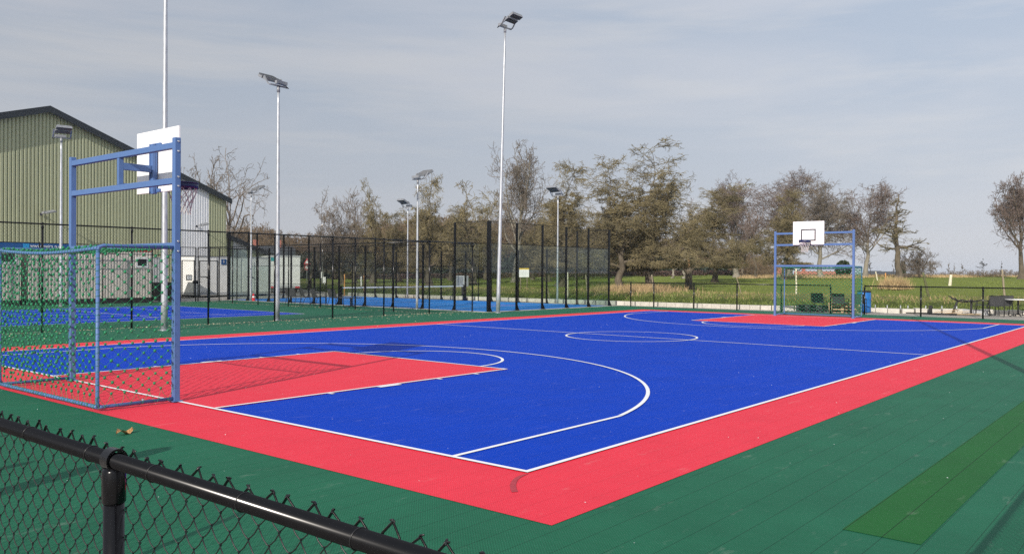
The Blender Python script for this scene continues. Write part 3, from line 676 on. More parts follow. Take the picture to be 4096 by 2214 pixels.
def build_goal(label, group_net):
    g_ = thing('multi_sport_goal', label, 'goal')      # local: goal line at x=0, opening to +x, y from -1.59..1.59
    HW = 1.58
    for s_ in (-1, 1):
        mb = MB(); mb.box((0, s_*HW, 1.745), (.082, .082, 3.49)); p = mb.build('goal_post', M_goal, g_, .006)
        for z in (3.44, 3.31, 2.97, 2.85, 2.12, 1.99):
            b2_ = MB(); b2_.tube([(0.0, s_*(HW+.04), z), (0.0, s_*(HW+.058), z)], .013, 8); b2_.build('bolt', M_bolt, p)
        mb = MB(); mb.box((0, s_*HW, .006), (.13, .13, .012)); mb.build('base_plate', M_goal, p)
    for z, nm in ((3.39, 'top_rail'), (2.92, 'board_rail'), (2.06, 'crossbar')):
        mb = MB(); mb.box((0, 0, z), (.078, 2*HW-.083, .08)); mb.build(nm, M_goal, g_, .005)
    # board support
    mb = MB(); mb.box((.0, 0, 3.155), (.07, .06, .388)); mb.bar((.036, 0, 3.235), (.47, 0, 3.235), .06, .10); mb.bar((.035, 0, 2.975), (.30, 0, 2.975), .05, .03)
    mb.build('board_arm', M_goal, g_, .004)
    mb = MB(); mb.box((.50, 0, 3.24), (.06, .10, .74)); mb.box((.53, 0, 3.60), (.03, .30, .05)); mb.box((.53, 0, 2.92), (.03, .26, .05)); mb.box((.475, .05, 3.24), (.04, .012, .74)); mb.box((.475, -.05, 3.24), (.04, .012, .74))
    mb.build('board_bracket', M_goal, g_, .003)
    mb = MB(); mb.box((.565, 0, 3.365), (.03, 1.24, .93)); bd = mb.build('backboard', M_board, g_, .003)
    mb = MB(); xx = .5815
    for c, d in (((xx, 0, 3.50), (.003, .59, .05)), ((xx, 0, 3.075), (.003, .59, .05)), ((xx, .27, 3.2875), (.003, .05, .375)), ((xx, -.27, 3.2875), (.003, .05, .375))): mb.box(c, d)
    mb.build('target_square', M_line, bd)
    # ring
    rc = (.565+.015+.15+.225, 0, 3.04)
    mb = MB(); n = 36
    for i in range(n):
        a, c = 2*PI*i/n, 2*PI*(i+1)/n; vs = []
        for aa in (a, c):
            for rr_, z in ((.222, -.055), (.232, -.055), (.232, .035), (.222, .035)): vs.append((rc[0]+rr_*math.cos(aa), rr_*math.sin(aa), rc[2]+z))
        mb.add(vs, [(0, 1, 5, 4), (1, 2, 6, 5), (2, 3, 7, 6), (3, 0, 4, 7)], True)
    mb.tube([(rc[0]+.233*math.cos(2*PI*i/n), .233*math.sin(2*PI*i/n), rc[2]+.03) for i in range(n)], .011, 8, closed=True)
    mb.b2((.58, -.09, 2.99), (.74, .09, 3.075)); mb.box((.587, 0, 3.0), (.012, .2, .2))
    rg = mb.build('hoop', M_navy, g_)
    mb = MB(); nk = 12; lv = [(.228, 3.0), (.200, 2.92), (.165, 2.84), (.14, 2.76), (.125, 2.68), (.12, 2.60)]
    for k_ in range(nk):
        for sg in (1, -1):
            pts = []
            for q, (rr_, z) in enumerate(lv):
                an = 2*PI*(k_+.5*q*sg)/nk; pts.append((rc[0]+rr_*math.cos(an), rr_*math.sin(an), z+.01*math.sin(k_*2+q)))
            mb.tube(pts, .0055, 5)
    mb.build('hoop_net', M_wcord, g_)
    # rear frame tubes
    D = 1.02; rt_ = .023; zt = 2.035
    def tb(nm, pts, r_=rt_):
        mb = MB(); mb.tube(pts, r_, 12); return mb.build(nm, M_goal, g_)
    for s_ in (-1, 1):
        y = s_*(HW+.005)
        tb('side_top_tube', [(-.03, y, zt), (-D+.07, y, zt), (-D+.02, y, zt-.015), (-D, y, zt-.06)])
        tb('rear_upright', [(-D, y, zt-.06), (-D, y, .09), (-D+.02, y, .05)])
        tb('side_base_tube', [(-D+.02, y, .05), (-D+.07, y, .04), (-.03, y, .04)])
        mb = MB(); mb.tube([(-.45, y, .015), (-.45, y, .085)], .012, 6); mb.build('ground_bolt', M_bolt, g_)
    tb('rear_top_tube', [(-D, -HW-.005+i*(2*HW+.01)/14, zt-.03-.05*math.sin(PI*i/14)) for i in range(15)])
    tb('rear_base_tube', [(-D, -HW-.005+i*(2*HW+.01)/14, .045) for i in range(15)])
    # net
    y0 = -HW-.005; Wd = 2*HW+.01
    pan = [
        net_panel((-D-.02, y0, zt-.05), (0, Wd, 0), (0, 0, -1.80), 19, 13, lambda u, v: Vector((-.05*math.sin(PI*u)*math.sin(PI*v), 0, -.05*math.sin(PI*u)*(1-v)))),
        net_panel((-.05, y0-.02, zt-.04), (-D+.05, 0, 0), (0, 0, -1.80), 6, 13, lambda u, v: Vector((0, -.02*math.sin(PI*u)*math.sin(PI*v), 0))),
        net_panel((-.05, y0+Wd+.02, zt-.04), (-D+.05, 0, 0), (0, 0, -1.80), 6, 13, lambda u, v: Vector((0, .02*math.sin(PI*u)*math.sin(PI*v), 0))),
        net_panel((-.05, y0, zt+.01), (0, Wd, 0), (-D+.05, 0, 0), 19, 6, lambda u, v: Vector((0, 0, -.05*math.sin(PI*v)-.045*math.sin(PI*u)*v))),
    ]
    PP, RR, KN = [], [], []
    LP, LR = [], []
    for pi, (nodes, segs) in enumerate(pan):
        for a, c, w_ in segs:
            md = (a+c)/2+Vector((w_, w_, -abs(w_))); PP.append([a, md, c]); RR.append([.0026, .0024, .0026])
        for (i, j), (p, e) in nodes.items():
            if not e: KN.append(p)
            if pi < 3 and j == 26:      # slack loops down to the base tube
                q = Vector((p.x+random.gauss(0, .015), p.y+random.gauss(0, .015), .05))
                for sg in (-1, 1):
                    o_2 = Vector((0, .085*sg, 0)) if pi == 0 else Vector((.085*sg, 0, 0))
                    LP.append([p, p*.6+(q+o_2)*.4+Vector((0, 0, -.03)), q+o_2+Vector((0, 0, -.02))]); LR.append([.0028]*3)
            if e and j % 2 == 0 and pi in (1, 2):
                LP.append([p+Vector((0, 0, .03)), p+Vector((.03 if i == 0 else -.03, .03 if pi == 2 else -.03, 0)), p+Vector((0, 0, -.03))]); LR.append([.003]*3)
    CORDS = [tubes(np.array([[list(q) for q in s_] for s_ in PP]), np.array(RR), 4)]
    CORDS.append(tubes(np.array([[list(q) for q in s_] for s_ in LP]), np.array(LR), 4))
    KN = np.array([list(q) for q in KN]); t_ = np.array([[1, 0, 0], [-1, 0, 0], [0, 1, 0], [0, -1, 0], [0, 0, 1], [0, 0, -1]])
    fo = [(0, 2, 4), (2, 1, 4), (1, 3, 4), (3, 0, 4), (2, 0, 5), (1, 2, 5), (3, 1, 5), (0, 3, 5)]
    # subdivided octahedron
    vs = [Vector(v) for v in t_]; fs = []
    cache = {}
    def midp(a, c):
        k_ = (min(a, c), max(a, c))
        if k_ not in cache: vs.append(((vs[a]+vs[c])/2).normalized()); cache[k_] = len(vs)-1
        return cache[k_]
    for a, b3, c in fo:
        x_, y_, z_ = midp(a, b3), midp(b3, c), midp(c, a); fs += [(a, x_, z_), (x_, b3, y_), (z_, y_, c), (x_, y_, z_)]
    B_ = np.array([list(v) for v in vs])*np.array([.0185, .0185, .021])
    V1 = (KN[:, None]+B_[None]*RNG.uniform(.85, 1.15, (len(KN), 1, 1))).reshape(-1, 3); F1 = (np.array(fs)[None]+(np.arange(len(KN))*len(vs))[:, None, None]).reshape(-1, 3)
    np_mesh('net_knots', V1, F1, M_knot, g_, smooth=True)
    # cord wound round the rear tubes
    PP = []
    for i in range(38):
        yy = y0+.05+i*Wd/38; zz = zt-.03-.05*math.sin(PI*(i/38))
        PP.append([(-D+.026*math.cos(a), yy+.02*a/6, zz+.026*math.sin(a)) for a in np.linspace(0, 6.2, 9)])
        PP.append([(-D+.026*math.cos(a), yy+.02*a/6, .045+.026*math.sin(a)) for a in np.linspace(0, 6.2, 9)])
    for s_ in (-1, 1):
        for i in range(24):
            zz = .15+i*.078
            PP.append([(-D+.026*math.cos(a), s_*(HW+.005)+.026*math.sin(a), zz+.02*a/6) for a in np.linspace(0, 6.2, 9)])
        for i in range(10):
            xx = -.12-i*.09
            PP.append([(xx+.015*a/6, s_*(HW+.005)+.026*math.cos(a), zt+.026*math.sin(a)) for a in np.linspace(0, 6.2, 9)])
    CORDS.append(tubes(np.array(PP), np.full((len(PP), 9), .003), 4)); V1, F1 = cat(CORDS); np_mesh('net_cord', V1, F1, M_cord, g_)
    return g_
GC = 7.545
goal = build_goal('near blue goal with green net and white backboard seen from behind', '')
goal.location = (0.0, GC, 0.016); goal['group'] = 'blue goals with backboards'
goal2 = copy_tree(goal); goal2.location = (28.06, GC, 0.016); goal2.rotation_euler = (0, 0, PI)
goal2['label'] = 'far blue goal with green net, its backboard facing the camera'

# ------------------------------------------------------------------ sports hall
HA = math.radians(12); HO = Vector((15.48, 49.89)); HD = Vector((math.cos(HA), math.sin(HA))); HN = Vector((-math.sin(HA), math.cos(HA)))
def hp(s_, back, z, back0=0): p = HD*s_+HN*(back+back0); return (p.x, p.y, z)
hall = thing('sports_hall', 'large olive ribbed sports hall with a dark gable edge, at left', 'hall', (HO.x, HO.y, 0))
apex, eave, hw = 11.5, 7.1, 14.3
def roofz(s_): return apex-(apex-eave)*abs(s_)/hw
def ribbed(s0, s1, zf, pitch=.235, dep=.085, back=0, z0=0.0):
    mb = MB(); n = round((s1-s0)/pitch)
    pr = [(0, 0), (.128, 0), (.133, dep), (.187, dep), (.235, 0)]
    for i in range(n):
        b0 = s0+i*(s1-s0)/n; sc_ = (s1-s0)/n/pitch
        for (a, da), (c, dc) in zip(pr[:-1], pr[1:]):
            sa, sb = b0+a*sc_, b0+c*sc_
            mb.add([hp(sa, back+da, z0), hp(sb, back+dc, z0), hp(sb, back+dc, zf(sb)), hp(sa, back+da, zf(sa))], [(0, 1, 2, 3)])
    return mb
ribbed(-hw, 10.10, roofz).build('cladding', M_hall, hall)
ribbed(10.11, 12.62, roofz).build('light_panel', M_hallw, hall)
ribbed(12.63, hw, roofz).build('cladding', M_hall, hall)
mb = MB(); dp = 42
mb.add([hp(hw, .05, 0), hp(hw, dp, 0), hp(hw, dp, eave), hp(hw, .05, eave)], [(0, 1, 2, 3)]); mb.add([hp(-hw, .05, 0), hp(-hw, dp, 0), hp(-hw, dp, eave), hp(-hw, .05, eave)], [(3, 2, 1, 0)])
mb.add([hp(-hw, dp, 0), hp(hw, dp, 0), hp(hw, dp, eave), hp(0, dp, apex), hp(-hw, dp, eave)], [(4, 3, 2, 1, 0)]); mb.build('side_wall', M_hall, hall)
for s_ in (-1, 1):
    mb = MB(); e = hw+.3; ze = roofz(e)
    for za, zb in ((.03, .16),):
        vs = [hp(0, -.25, apex+za), hp(s_*e, -.25, ze+za), hp(s_*e, dp+.2, ze+za), hp(0, dp+.2, apex+za), hp(0, -.25, apex+zb), hp(s_*e, -.25, ze+zb), hp(s_*e, dp+.2, ze+zb), hp(0, dp+.2, apex+zb)]
        mb.add(vs, [(3, 2, 1, 0), (4, 5, 6, 7), (0, 1, 5, 4), (1, 2, 6, 5), (2, 3, 7, 6), (3, 0, 4, 7)])
    mb.build('roof', M_roof, hall)
    mb = MB(); vs = [hp(0, -.32, apex-.20), hp(s_*e, -.32, ze-.20), hp(s_*e, -.26, ze-.20), hp(0, -.26, apex-.20), hp(0, -.32, apex+.20), hp(s_*e, -.32, ze+.20), hp(s_*e, -.26, ze+.20), hp(0, -.26, apex+.20)]
    mb.add(vs, [(3, 2, 1, 0), (4, 5, 6, 7), (0, 1, 5, 4), (1, 2, 6, 5), (2, 3, 7, 6), (3, 0, 4, 7)]); mb.build('verge_trim', M_trim, hall)
# lean-to hall
lean = thing('lower_hall', 'lower hall with olive and white ribs and sloping dark roof beyond the padel cage posts', 'hall', (HO.x, HO.y, 0))
def lz(s_): return 4.66-.285*(s_-20.53)
ribbed(14.6, 21.3, lz, back=6.5).build('cladding', M_hall, lean); ribbed(21.31, 22.9, lz, back=6.5).build('light_panel', M_hallw, lean); ribbed(22.91, 26.2, lz, back=6.5).build('cladding', M_hall, lean)
mb = MB(); e0, e1 = 14.62, 26.4
vs = [hp(e0, 6.25, lz(e0)-.17), hp(e1, 6.25, lz(e1)-.17), hp(e1, 6.33, lz(e1)-.17), hp(e0, 6.33, lz(e0)-.17), hp(e0, 6.25, lz(e0)+.2), hp(e1, 6.25, lz(e1)+.2), hp(e1, 6.33, lz(e1)+.2), hp(e0, 6.33, lz(e0)+.2)]
FB = [(3, 2, 1, 0), (4, 5, 6, 7), (0, 1, 5, 4), (1, 2, 6, 5), (2, 3, 7, 6), (3, 0, 4, 7)]
mb.add(vs, FB); mb.build('verge_trim', M_trim, lean)
mb = MB(); vs = [hp(e0, 6.34, lz(e0)+.03), hp(e1, 6.34, lz(e1)+.03), hp(e1, 30, lz(e1)+.03), hp(e0, 30, lz(e0)+.03), hp(e0, 6.34, lz(e0)+.15), hp(e1, 6.34, lz(e1)+.15), hp(e1, 30, lz(e1)+.15), hp(e0, 30, lz(e0)+.15)]
mb.add(vs, FB); mb.build('roof', M_roof, lean)
mb = MB(); mb.add([hp(26.2, 6.55, 0), hp(26.2, 30, 0), hp(26.2, 30, lz(26.2)), hp(26.2, 6.55, lz(26.2))], [(0, 1, 2, 3)]); mb.build('side_wall', M_hall, lean)
# wall lamps
def wall_lamp(s_, z, label):
    p = hp(s_, -.03, z); f = thing('wall_lamp', label, 'lamp', (HO.x+p[0], HO.y+p[1], 0), HA, 'lamps on the hall wall')
    mb = MB(); mb.bar((0, 0, z-.05), (0, -.45, z+.02), .05, .05); mb.box((0, -.02, z-.05), (.16, .03, .16)); mb.build('arm', M_lampdark, f)
    mb = MB(); mb.box((.18, -.62, z+.10), (.62, .34, .06), rotm(rx=math.radians(16), ry=math.radians(-14))); mb.box((-.1, -.5, z+.03), (.2, .22, .14)); mb.build('lamp_head', M_lampgrey, f)
wall_lamp(-.40, 5.12, 'wall floodlight left on the olive hall, casting a slanting shadow')
wall_lamp(11.45, 5.0, 'wall floodlight on the white strip of the hall')

# ------------------------------------------------------------------ cabins, container, trailer
def cabin(label, x0, x1, y0, y1, H, skirt=True, wins=(), red=False, m_=M_cont, grp='beige ribbed cabins'):
    f = thing('site_cabin', label, 'cabin', ((x0+x1)/2, y0, 0), 0, grp); w = (x1-x0)/2; D = y1-y0
    mb = MB(); n = round(2*w/.155); pr = [(0, 0), (.5, 0), (.6, .03), (.9, .03), (1, 0)]
    z0 = .26 if skirt else .05
    def strip(pt):
        for i in range(n):
            for (a, da), (c, dc) in zip(pr[:-1], pr[1:]):
                xa, xb = -w+(i+a)*2*w/n, -w+(i+c)*2*w/n
                mb.add([(xa, da, z0), (xb, dc, z0), (xb, dc, H-.06), (xa, da, H-.06)], [(0, 1, 2, 3)])
    strip(0); mb.b2((-w, .035, z0), (w, D, H-.06)); mb.build('wall', m_, f)
    mb = MB(); mb.b2((-w-.01, -.012, H-.055), (w+.01, D, H)); mb.build('roof_edge', M_redp if red else M_grey, f)
    mb = MB(); mb.b2((-w+.02, .02, 0), (w-.02, D, z0)); mb.build('skirt', M_dark, f)
    for xa, xb, za, zb in wins:
        cx = (x0+x1)/2; mb = MB(); mb.b2((xa-cx, -.015, za), (xb-cx, .02, zb)); wn_ = mb.build('window', M_signw, f)
        mb = MB(); mb.b2((xa-cx+.1, -.02, za+.1), (xb-cx-.1, -.005, zb-.1)); mb.build('pane', M_wglass, wn_)
    return f
cabin('beige ribbed cabin at the left edge, behind the goal net', 3.8, 10.12, 39.1, 41.6, 2.72, wins=((9.05, 9.95, 1.98, 2.58),))
cabin('beige ribbed cabin under the blue banner, left of the goal posts', 10.5, 13.25, 39.1, 41.6, 2.76)
cabin('beige ribbed cabin with a red roof edge and small window seen between the goal posts', 13.28, 16.62, 39.1, 41.6, 2.76, wins=((15.72, 16.4, 1.86, 2.42),), red=True)
cabin('plain grey cabin behind the black bins', 17.0, 19.6, 43.0, 45.2, 2.5, skirt=False, m_=M_grey, grp=None)
f = thing('banner', 'long blue banner with a white web address above the cabins', 'banner', (8.8, 39.02, 0))
mb = MB(); mb.box((0, 0, 2.86), (7.2, .04, .28)); mb.build('cloth', M_banner, f)
mb = MB(); mb.box((10.32-8.8, -.023, 2.86), (.27, .006, .22)); mb.build('patch', M_cyan, f)
text('lettering', 'www.wairs o.eu', .23, (11.25-8.8, -.027, 2.87), (PI/2, 0, 0), M_signw, f)
mb = MB()
for x in (-3.4, -1, 1.5, 3.4): mb.box((x, .03, 2.78), (.04, .03, .4))
mb.build('bracket', M_dark, f)
def bin_(x, y, label):
    f = thing('wheelie_bin', label, 'bin', (x, y, 0), 0, 'black bins by the cabins')
    mb = MB(); mb.add([(-.2, -.22, .08), (.2, -.22, .08), (.2, .22, .08), (-.2, .22, .08), (-.27, -.3, 1.0), (.27, -.3, 1.0), (.27, .3, 1.0), (-.27, .3, 1.0)], FB); mb.build('body', M_dark, f)
    mb = MB(); mb.box((0, 0, 1.03), (.6, .66, .06), rotm(rx=.05)); mb.build('lid', M_dark, f)
    for s_ in (-1, 1):
        mb = MB(); mb.tube([(s_*.24-.02, .2, .1), (s_*.24+.02, .2, .1)], .1, 14); mb.build('wheel', M_dark, f)
bin_(16.95, 39.25, 'black wheelie bin at the right end of the beige cabins'); bin_(17.62, 39.3, 'black wheelie bin nearest the gates')
# white container
cx0, cx1, cy0, cy1, CH = 22.7, 28.35, 45.45, 47.75, 2.6
f = thing('site_container', 'white site container with a sunlit end and blue sign behind the gates', 'container', ((cx0+cx1)/2, (cy0+cy1)/2, 0))
hx, hy = (cx1-cx0)/2, (cy1-cy0)/2
mb = MB(); mb.b2((-hx, -hy, .22), (hx, hy, CH)); mb.build('body', M_contw, f, .02)
mb = MB(); mb.b2((-hx-.02, -hy-.02, .12), (hx+.02, hy+.02, .30)); mb.b2((-hx-.02, -hy-.02, CH-.02), (hx+.02, hy+.02, CH+.06))
for x in (-hx, hx, -hx+1.55, -hx+3.35): mb.box((x, -hy, CH/2+.1), (.09, .05, CH-.3))
mb.build('frame', M_grey, f)
for xa, xb in ((-hx+.25, -hx+.95), (-hx+3.5, -hx+4.35)):
    mb = MB(); mb.b2((xa, -hy-.03, .32), (xb, -hy-.003, 2.35)); d_ = mb.build('door', M_contw, f)
    mb = MB(); mb.box((xb-.1, -hy-.05, 1.25), (.12, .05, .05)); mb.box((xb-.35, -hy-.04, 1.32), (.45, .02, .04)); mb.build('handle', M_dark, d_)
mb = MB(); mb.box((-hx+2.05, -hy-.03, 2.30), (.36, .03, .36)); sg = mb.build('number_sign', M_signb, f)
text('numeral', '1', .3, (-hx+2.05, -hy-.05, 2.30), (PI/2, 0, 0), M_signw, sg)
for xx in (-hx+.3, hx-.4):
    mb = MB(); mb.b2((xx, -hy+.2, 0), (xx+.25, hy-.2, .12)); mb.build('foot', M_dark, f)
# box trailer
f = thing('box_trailer', 'white box lorry body with a teal sign, rear end towards the courts', 'lorry', (33.0, 50.4, 0), -.45)
mb = MB(); mb.b2((-1.22, 0, .55), (1.22, 6.2, 2.9)); mb.build('box_body', M_contw, f, .02)
mb = MB(); mb.b2((-1.235, -.02, 2.78), (1.235, .3, 2.93)); mb.b2((-1.2, .3, .42), (1.2, 6.0, .56)); mb.b2((-1.23, -.03, .5), (1.23, 0, .62)); mb.build('frame', M_grey, f)
mb = MB(); mb.b2((-1.2, -.06, .40), (1.2, -.01, .52)); mb.build('bumper', M_grey, f)
for s_ in (-1, 1):
    mb = MB(); mb.box((s_*1.0, -.07, .46), (.34, .03, .1)); mb.build('tail_light', M_redp, f)
    for yy in (1.5, 4.8):
        mb = MB(); mb.tube([(s_*1.1-.12, yy, .38), (s_*1.1+.1, yy, .38)], .38, 18); mb.build('wheel', M_dark, f)
mb = MB(); mb.box((-.78, -.012, 2.62), (.5, .02, .28)); sg = mb.build('sign', M_teal, f)
mb = MB(); mb.tube([(0, -.02, .6), (0, -.02, 2.75)], .012, 6)
mb.build('door_seam', M_grey, f)

# ------------------------------------------------------------------ chairs, tables, pallets and odds and ends
def make_chair(label, x, y, rz, grp, z=0.0):
    f = thing('armchair', label, 'chair', (x, y, z), rz, grp)     # faces +y, back at -y
    mb = MB(); mb.add([(-.25, -.20, .43), (.25, -.20, .43), (.25, .24, .46), (-.25, .24, .46), (-.25, -.20, .445), (.25, -.20, .445), (.25, .24, .475), (-.25, .24, .475)], FB); mb.build('seat', M_sling, f)
    mb = MB(); mb.add([(-.25, -.20, .47), (.25, -.20, .47), (.25, -.185, .47), (-.25, -.185, .47), (-.25, -.34, .86), (.25, -.34, .86), (.25, -.325, .86), (-.25, -.325, .86)], FB); mb.build('backrest', M_sling, f)
    for s_ in (-1, 1):
        mb = MB(); mb.tube([(s_*.27, .27, 0), (s_*.27, .22, .64)], .013, 6); mb.build('leg', M_dark, f)
        mb = MB(); mb.tube([(s_*.27, -.34, 0), (s_*.27, -.17, .40), (s_*.27, -.34, .87)], .013, 6); mb.build('leg', M_dark, f)
        mb = MB(); mb.tube([(s_*.27, .25, .64), (s_*.28, .0, .66), (s_*.27, -.27, .64)], .015, 6); mb.build('armrest', M_dark, f)
    mb = MB(); mb.tube([(-.27, -.34, .87), (.27, -.34, .87)], .013, 6); mb.build('back_bar', M_dark, f)
    mb = MB(); mb.tube([(-.27, .23, .45), (.27, .23, .45)], .012, 6); mb.build('seat_bar', M_dark, f)
    return f
ch_lab = ['dark armchair farthest left in the row beside the padel cage', 'second dark armchair from the left beside the padel cage', 'third dark armchair from the left beside the padel cage', 'dark armchair farthest right in the row beside the padel cage']
for (x, y, rz), lb in zip(((20.0, 31.15, -1.2), (20.05, 30.1, -1.9), (20.0, 29.1, -1.8), (20.2, 28.0, -1.5)), ch_lab): make_chair(lb, x, y, rz, 'dark armchairs beside the padel cage')
def table(label, x, y, h_, r_, round_=True, top=M_signw, grp=None, rz=0):
    f = thing('pedestal_table', label, 'table', (x, y, 0), rz, grp)
    mb = MB()
    if round_: mb.tube([(0, 0, h_-.03), (0, 0, h_)], r_, 26)
    else: mb.b2((-r_, -r_, h_-.03), (r_, r_, h_))
    mb.build('table_top', top, f)
    mb = MB(); mb.tube([(0, 0, .05), (0, 0, h_-.03)], .035, 12); mb.build('column', M_dark, f)
    mb = MB()
    for i in range(4): a = PI/2*i+.5; mb.tube([(0, 0, .09), (.2*math.cos(a), .2*math.sin(a), .06), (.34*math.cos(a), .34*math.sin(a), .0)], .022, 6)
    mb.build('foot', M_dark, f); return f
table('low dark table beside the armchairs at the padel cage', 20.3, 27.0, .48, .38, False, M_sling)
table('round white topped pedestal table at the right edge of the patio', 35.5, 1.45, .73, .52, True)
table('white topped pedestal table standing behind the round one on the patio', 36.6, .85, .76, .5, True)
make_chair('dark armchair seen from behind on the patio at right', 34.75, 2.12, -1.45, 'dark armchairs on the patio')
make_chair('dark armchair half hidden behind the patio armchair', 35.55, 1.98, -1.15, 'dark armchairs on the patio')
make_chair('dark armchair turned sideways left of the patio armchair', 35.0, 2.7, .1, 'dark armchairs on the patio')
make_chair('dark armchair in front of the grey pallets, seen through the far goal', 32.75, 8.95, -1.5, 'dark armchairs behind the far goal')
make_chair('dark armchair in front of the pale pallets behind the far goal', 32.65, 7.95, -1.6, 'dark armchairs behind the far goal')
make_chair('dark armchair behind the right post of the far goal', 32.7, 7.15, -1.45, 'dark armchairs behind the far goal')
def pallet(label, x, y, z, rz, m_, grp):
    f = thing('pallet', label, 'pallet', (x, y, z), rz, grp)
    mb = MB()
    for i in range(5): mb.box((0, -.34+.17*i*1.0, .135), (1.2, .12, .022))
    mb.build('deck', m_, f)
    mb = MB()
    for i in (-1, 0, 1):
        mb.box((0, i*.34, .011), (1.2, .1, .022))
        for j in (-1, 0, 1): mb.box((j*.53, i*.34, .073), (.13, .1, .1))
    for j in (-1, 0, 1): mb.box((j*.53, 0, .1225), (.1, .8, .003))
    mb.build('blocks', m_, f)
for i in range(2): pallet(('lower' if i == 0 else 'upper')+' dark grey pallet in the stack behind the far goal', 33.25, 9.45, .146*i, PI/2, M_dwood, 'pallets stacked behind the far goal')
for i in range(3): pallet(('bottom', 'middle', 'top')[i]+' pale wooden pallet in the stack behind the far goal', 33.3, 7.95+.02*i, .146*i, PI/2+.04*i, M_wood, 'pallets stacked behind the far goal')
for i in range(2): pallet(('lower' if i == 0 else 'upper')+' dark pallet right of the pale pallets behind the far goal', 34.0, 8.25, .146*i, PI/2, M_dwood, 'pallets stacked behind the far goal')
f = thing('barrel', 'blue plastic barrel with a black lid beside the far goal net', 'barrel', (34.1, 7.36, 0)); f.scale = (1.05, 1.05, 1.08)
mb = MB(); mb.lathe([(.26, 0), (.285, .03), (.285, .22), (.295, .25), (.285, .28), (.285, .56), (.295, .59), (.285, .62), (.28, .82), (.26, .86)], n=28); mb.build('drum', M_barrel, f)
mb = MB(); mb.lathe([(.285, .86), (.29, .87), (.29, .91), (.27, .925), (.05, .93)], n=28); mb.build('lid', M_dark, f)
# upturned pedestal bases
def upturned(label, x, y, tilt, tdir, h_=.6):
    f = thing('upturned_table_base', label, 'table base', (x, y, 0), tdir, 'upturned table bases'); R_ = rotm(rx=0, ry=tilt)
    def q(p): return tuple(R_ @ Vector(p))
    mb = MB(); mb.bar(q((0, 0, .0)), q((0, 0, h_)), .08, .08); mb.build('column', M_dark, f)
    mb = MB()
    for i in range(4): a = PI/2*i+.3; mb.tube([q((0, 0, h_-.01)), q((.18*math.cos(a), .18*math.sin(a), h_+.01)), q((.42*math.cos(a), .42*math.sin(a), h_+.07))], [.035, .032, .022], 7)
    mb.build('feet', M_dark, f)
upturned('leaning upturned black table base on the boards at right', 35.0, 3.9, .34, -1.35, .66)
upturned('upright upturned black table base right of the leaning one', 35.2, 3.18, .03, 0, .6)
f = thing('plank_heap', 'heap of broken pale and grey planks on the patio', 'planks', (34.9, 3.85, 0))
for i, (dx, dy, dz, L_, a, t_) in enumerate(((0, 0, .09, 1.3, 1.75, .12), (.15, -.35, .05, 1.5, 1.5, .02), (-.2, -.5, .03, 1.2, 1.62, .03), (.1, .25, .14, 1.0, 1.4, .16), (-.1, .1, .04, .9, 1.9, .0))):
    mb = MB(); mb.box((dx, dy, dz), (L_, .16, .025), rotm(rz=a, ry=t_)); mb.build('plank', M_wood if i != 2 else M_stake, f)
mb = MB(); mb.box((.5, -.8, .12), (.3, .95, .22)); mb.build('stone_block', M_grey, f)
f = thing('black_tubes', 'flat black steel tubes lying on the patio gravel', 'tubes', (34.4, 4.75, 0))
for i, (dx, dy, L_, a) in enumerate(((0, .2, 1.4, 1.5), (.1, -.5, 1.3, 1.62), (.2, -.1, .8, 1.4))):
    mb = MB(); mb.box((dx, dy, .035), (L_, .06, .05), rotm(rz=a)); mb.build('tube', M_dark, f)
mb = MB(); mb.box((.3, -.05, .19), (.13, .13, .38)); mb.build('post_stub', M_dark, f)
for i, (x, y) in enumerate(((35.0, 7.05), (34.95, 6.55), (35.35, 6.0), (35.4, 5.72), (35.75, 5.05), (36.0, 4.45), (36.2, 3.9), (36.4, 2.9))):
    y_ = y; x_ = kerb_x(y_)+.02
    mb = MB(); mb.tube([(0, 0, -.02), (0, 0, .21)], .02, 8); mb.tube([(0, 0, .15), (.0, .03, .15)], .014, 6); o = mb.build('galvanised_stub', M_galv); o.location = (x_, y_, .14)
    tag(o, 'short galvanised stub on the kerb, number %s from the left' % ('first', 'second', 'third', 'fourth', 'fifth', 'sixth', 'seventh', 'last')[i] if False else ('first', 'second', 'third', 'fourth', 'fifth', 'sixth', 'seventh', 'eighth')[i]+' galvanised pipe stub from the left on the patio kerb', 'pipe', 'pipe stubs on the patio kerb')
f = thing('traffic_cone', 'small red and white cone at the foot of the slim mast', 'cone', (21.72, 37.35, .006))
mb = MB(); mb.lathe([(.15, 0), (.15, .03), (.10, .035), (.07, .2), (.06, .26), (.03, .42), (.01, .43)], n=16); mb.build('body', M_redp, f)
mb = MB(); mb.lathe([(.075, .19), (.077, .20), (.062, .27), (.06, .27)], n=16); mb.build('stripe', M_signw, f)
f = thing('control_cabinet', 'grey control cabinet on a post with a stone foot beyond the padel cage', 'cabinet', (32.35, 30.9, 0))
mb = MB(); mb.b2((-.25, -.2, 0), (.25, .2, .24)); mb.build('stone_foot', M_kerb, f, .03)
mb = MB(); mb.bar((0, 0, .2), (0, 0, .95), .08, .08); mb.build('post', M_dark, f)
mb = MB(); mb.b2((-.22, -.33, .82), (.22, .33, 1.5)); bx_ = mb.build('box', M_grey, f, .02)
mb = MB(); mb.b2((-.235, -.3, .86), (-.222, .3, 1.46)); mb.build('door', M_lampgrey, bx_)
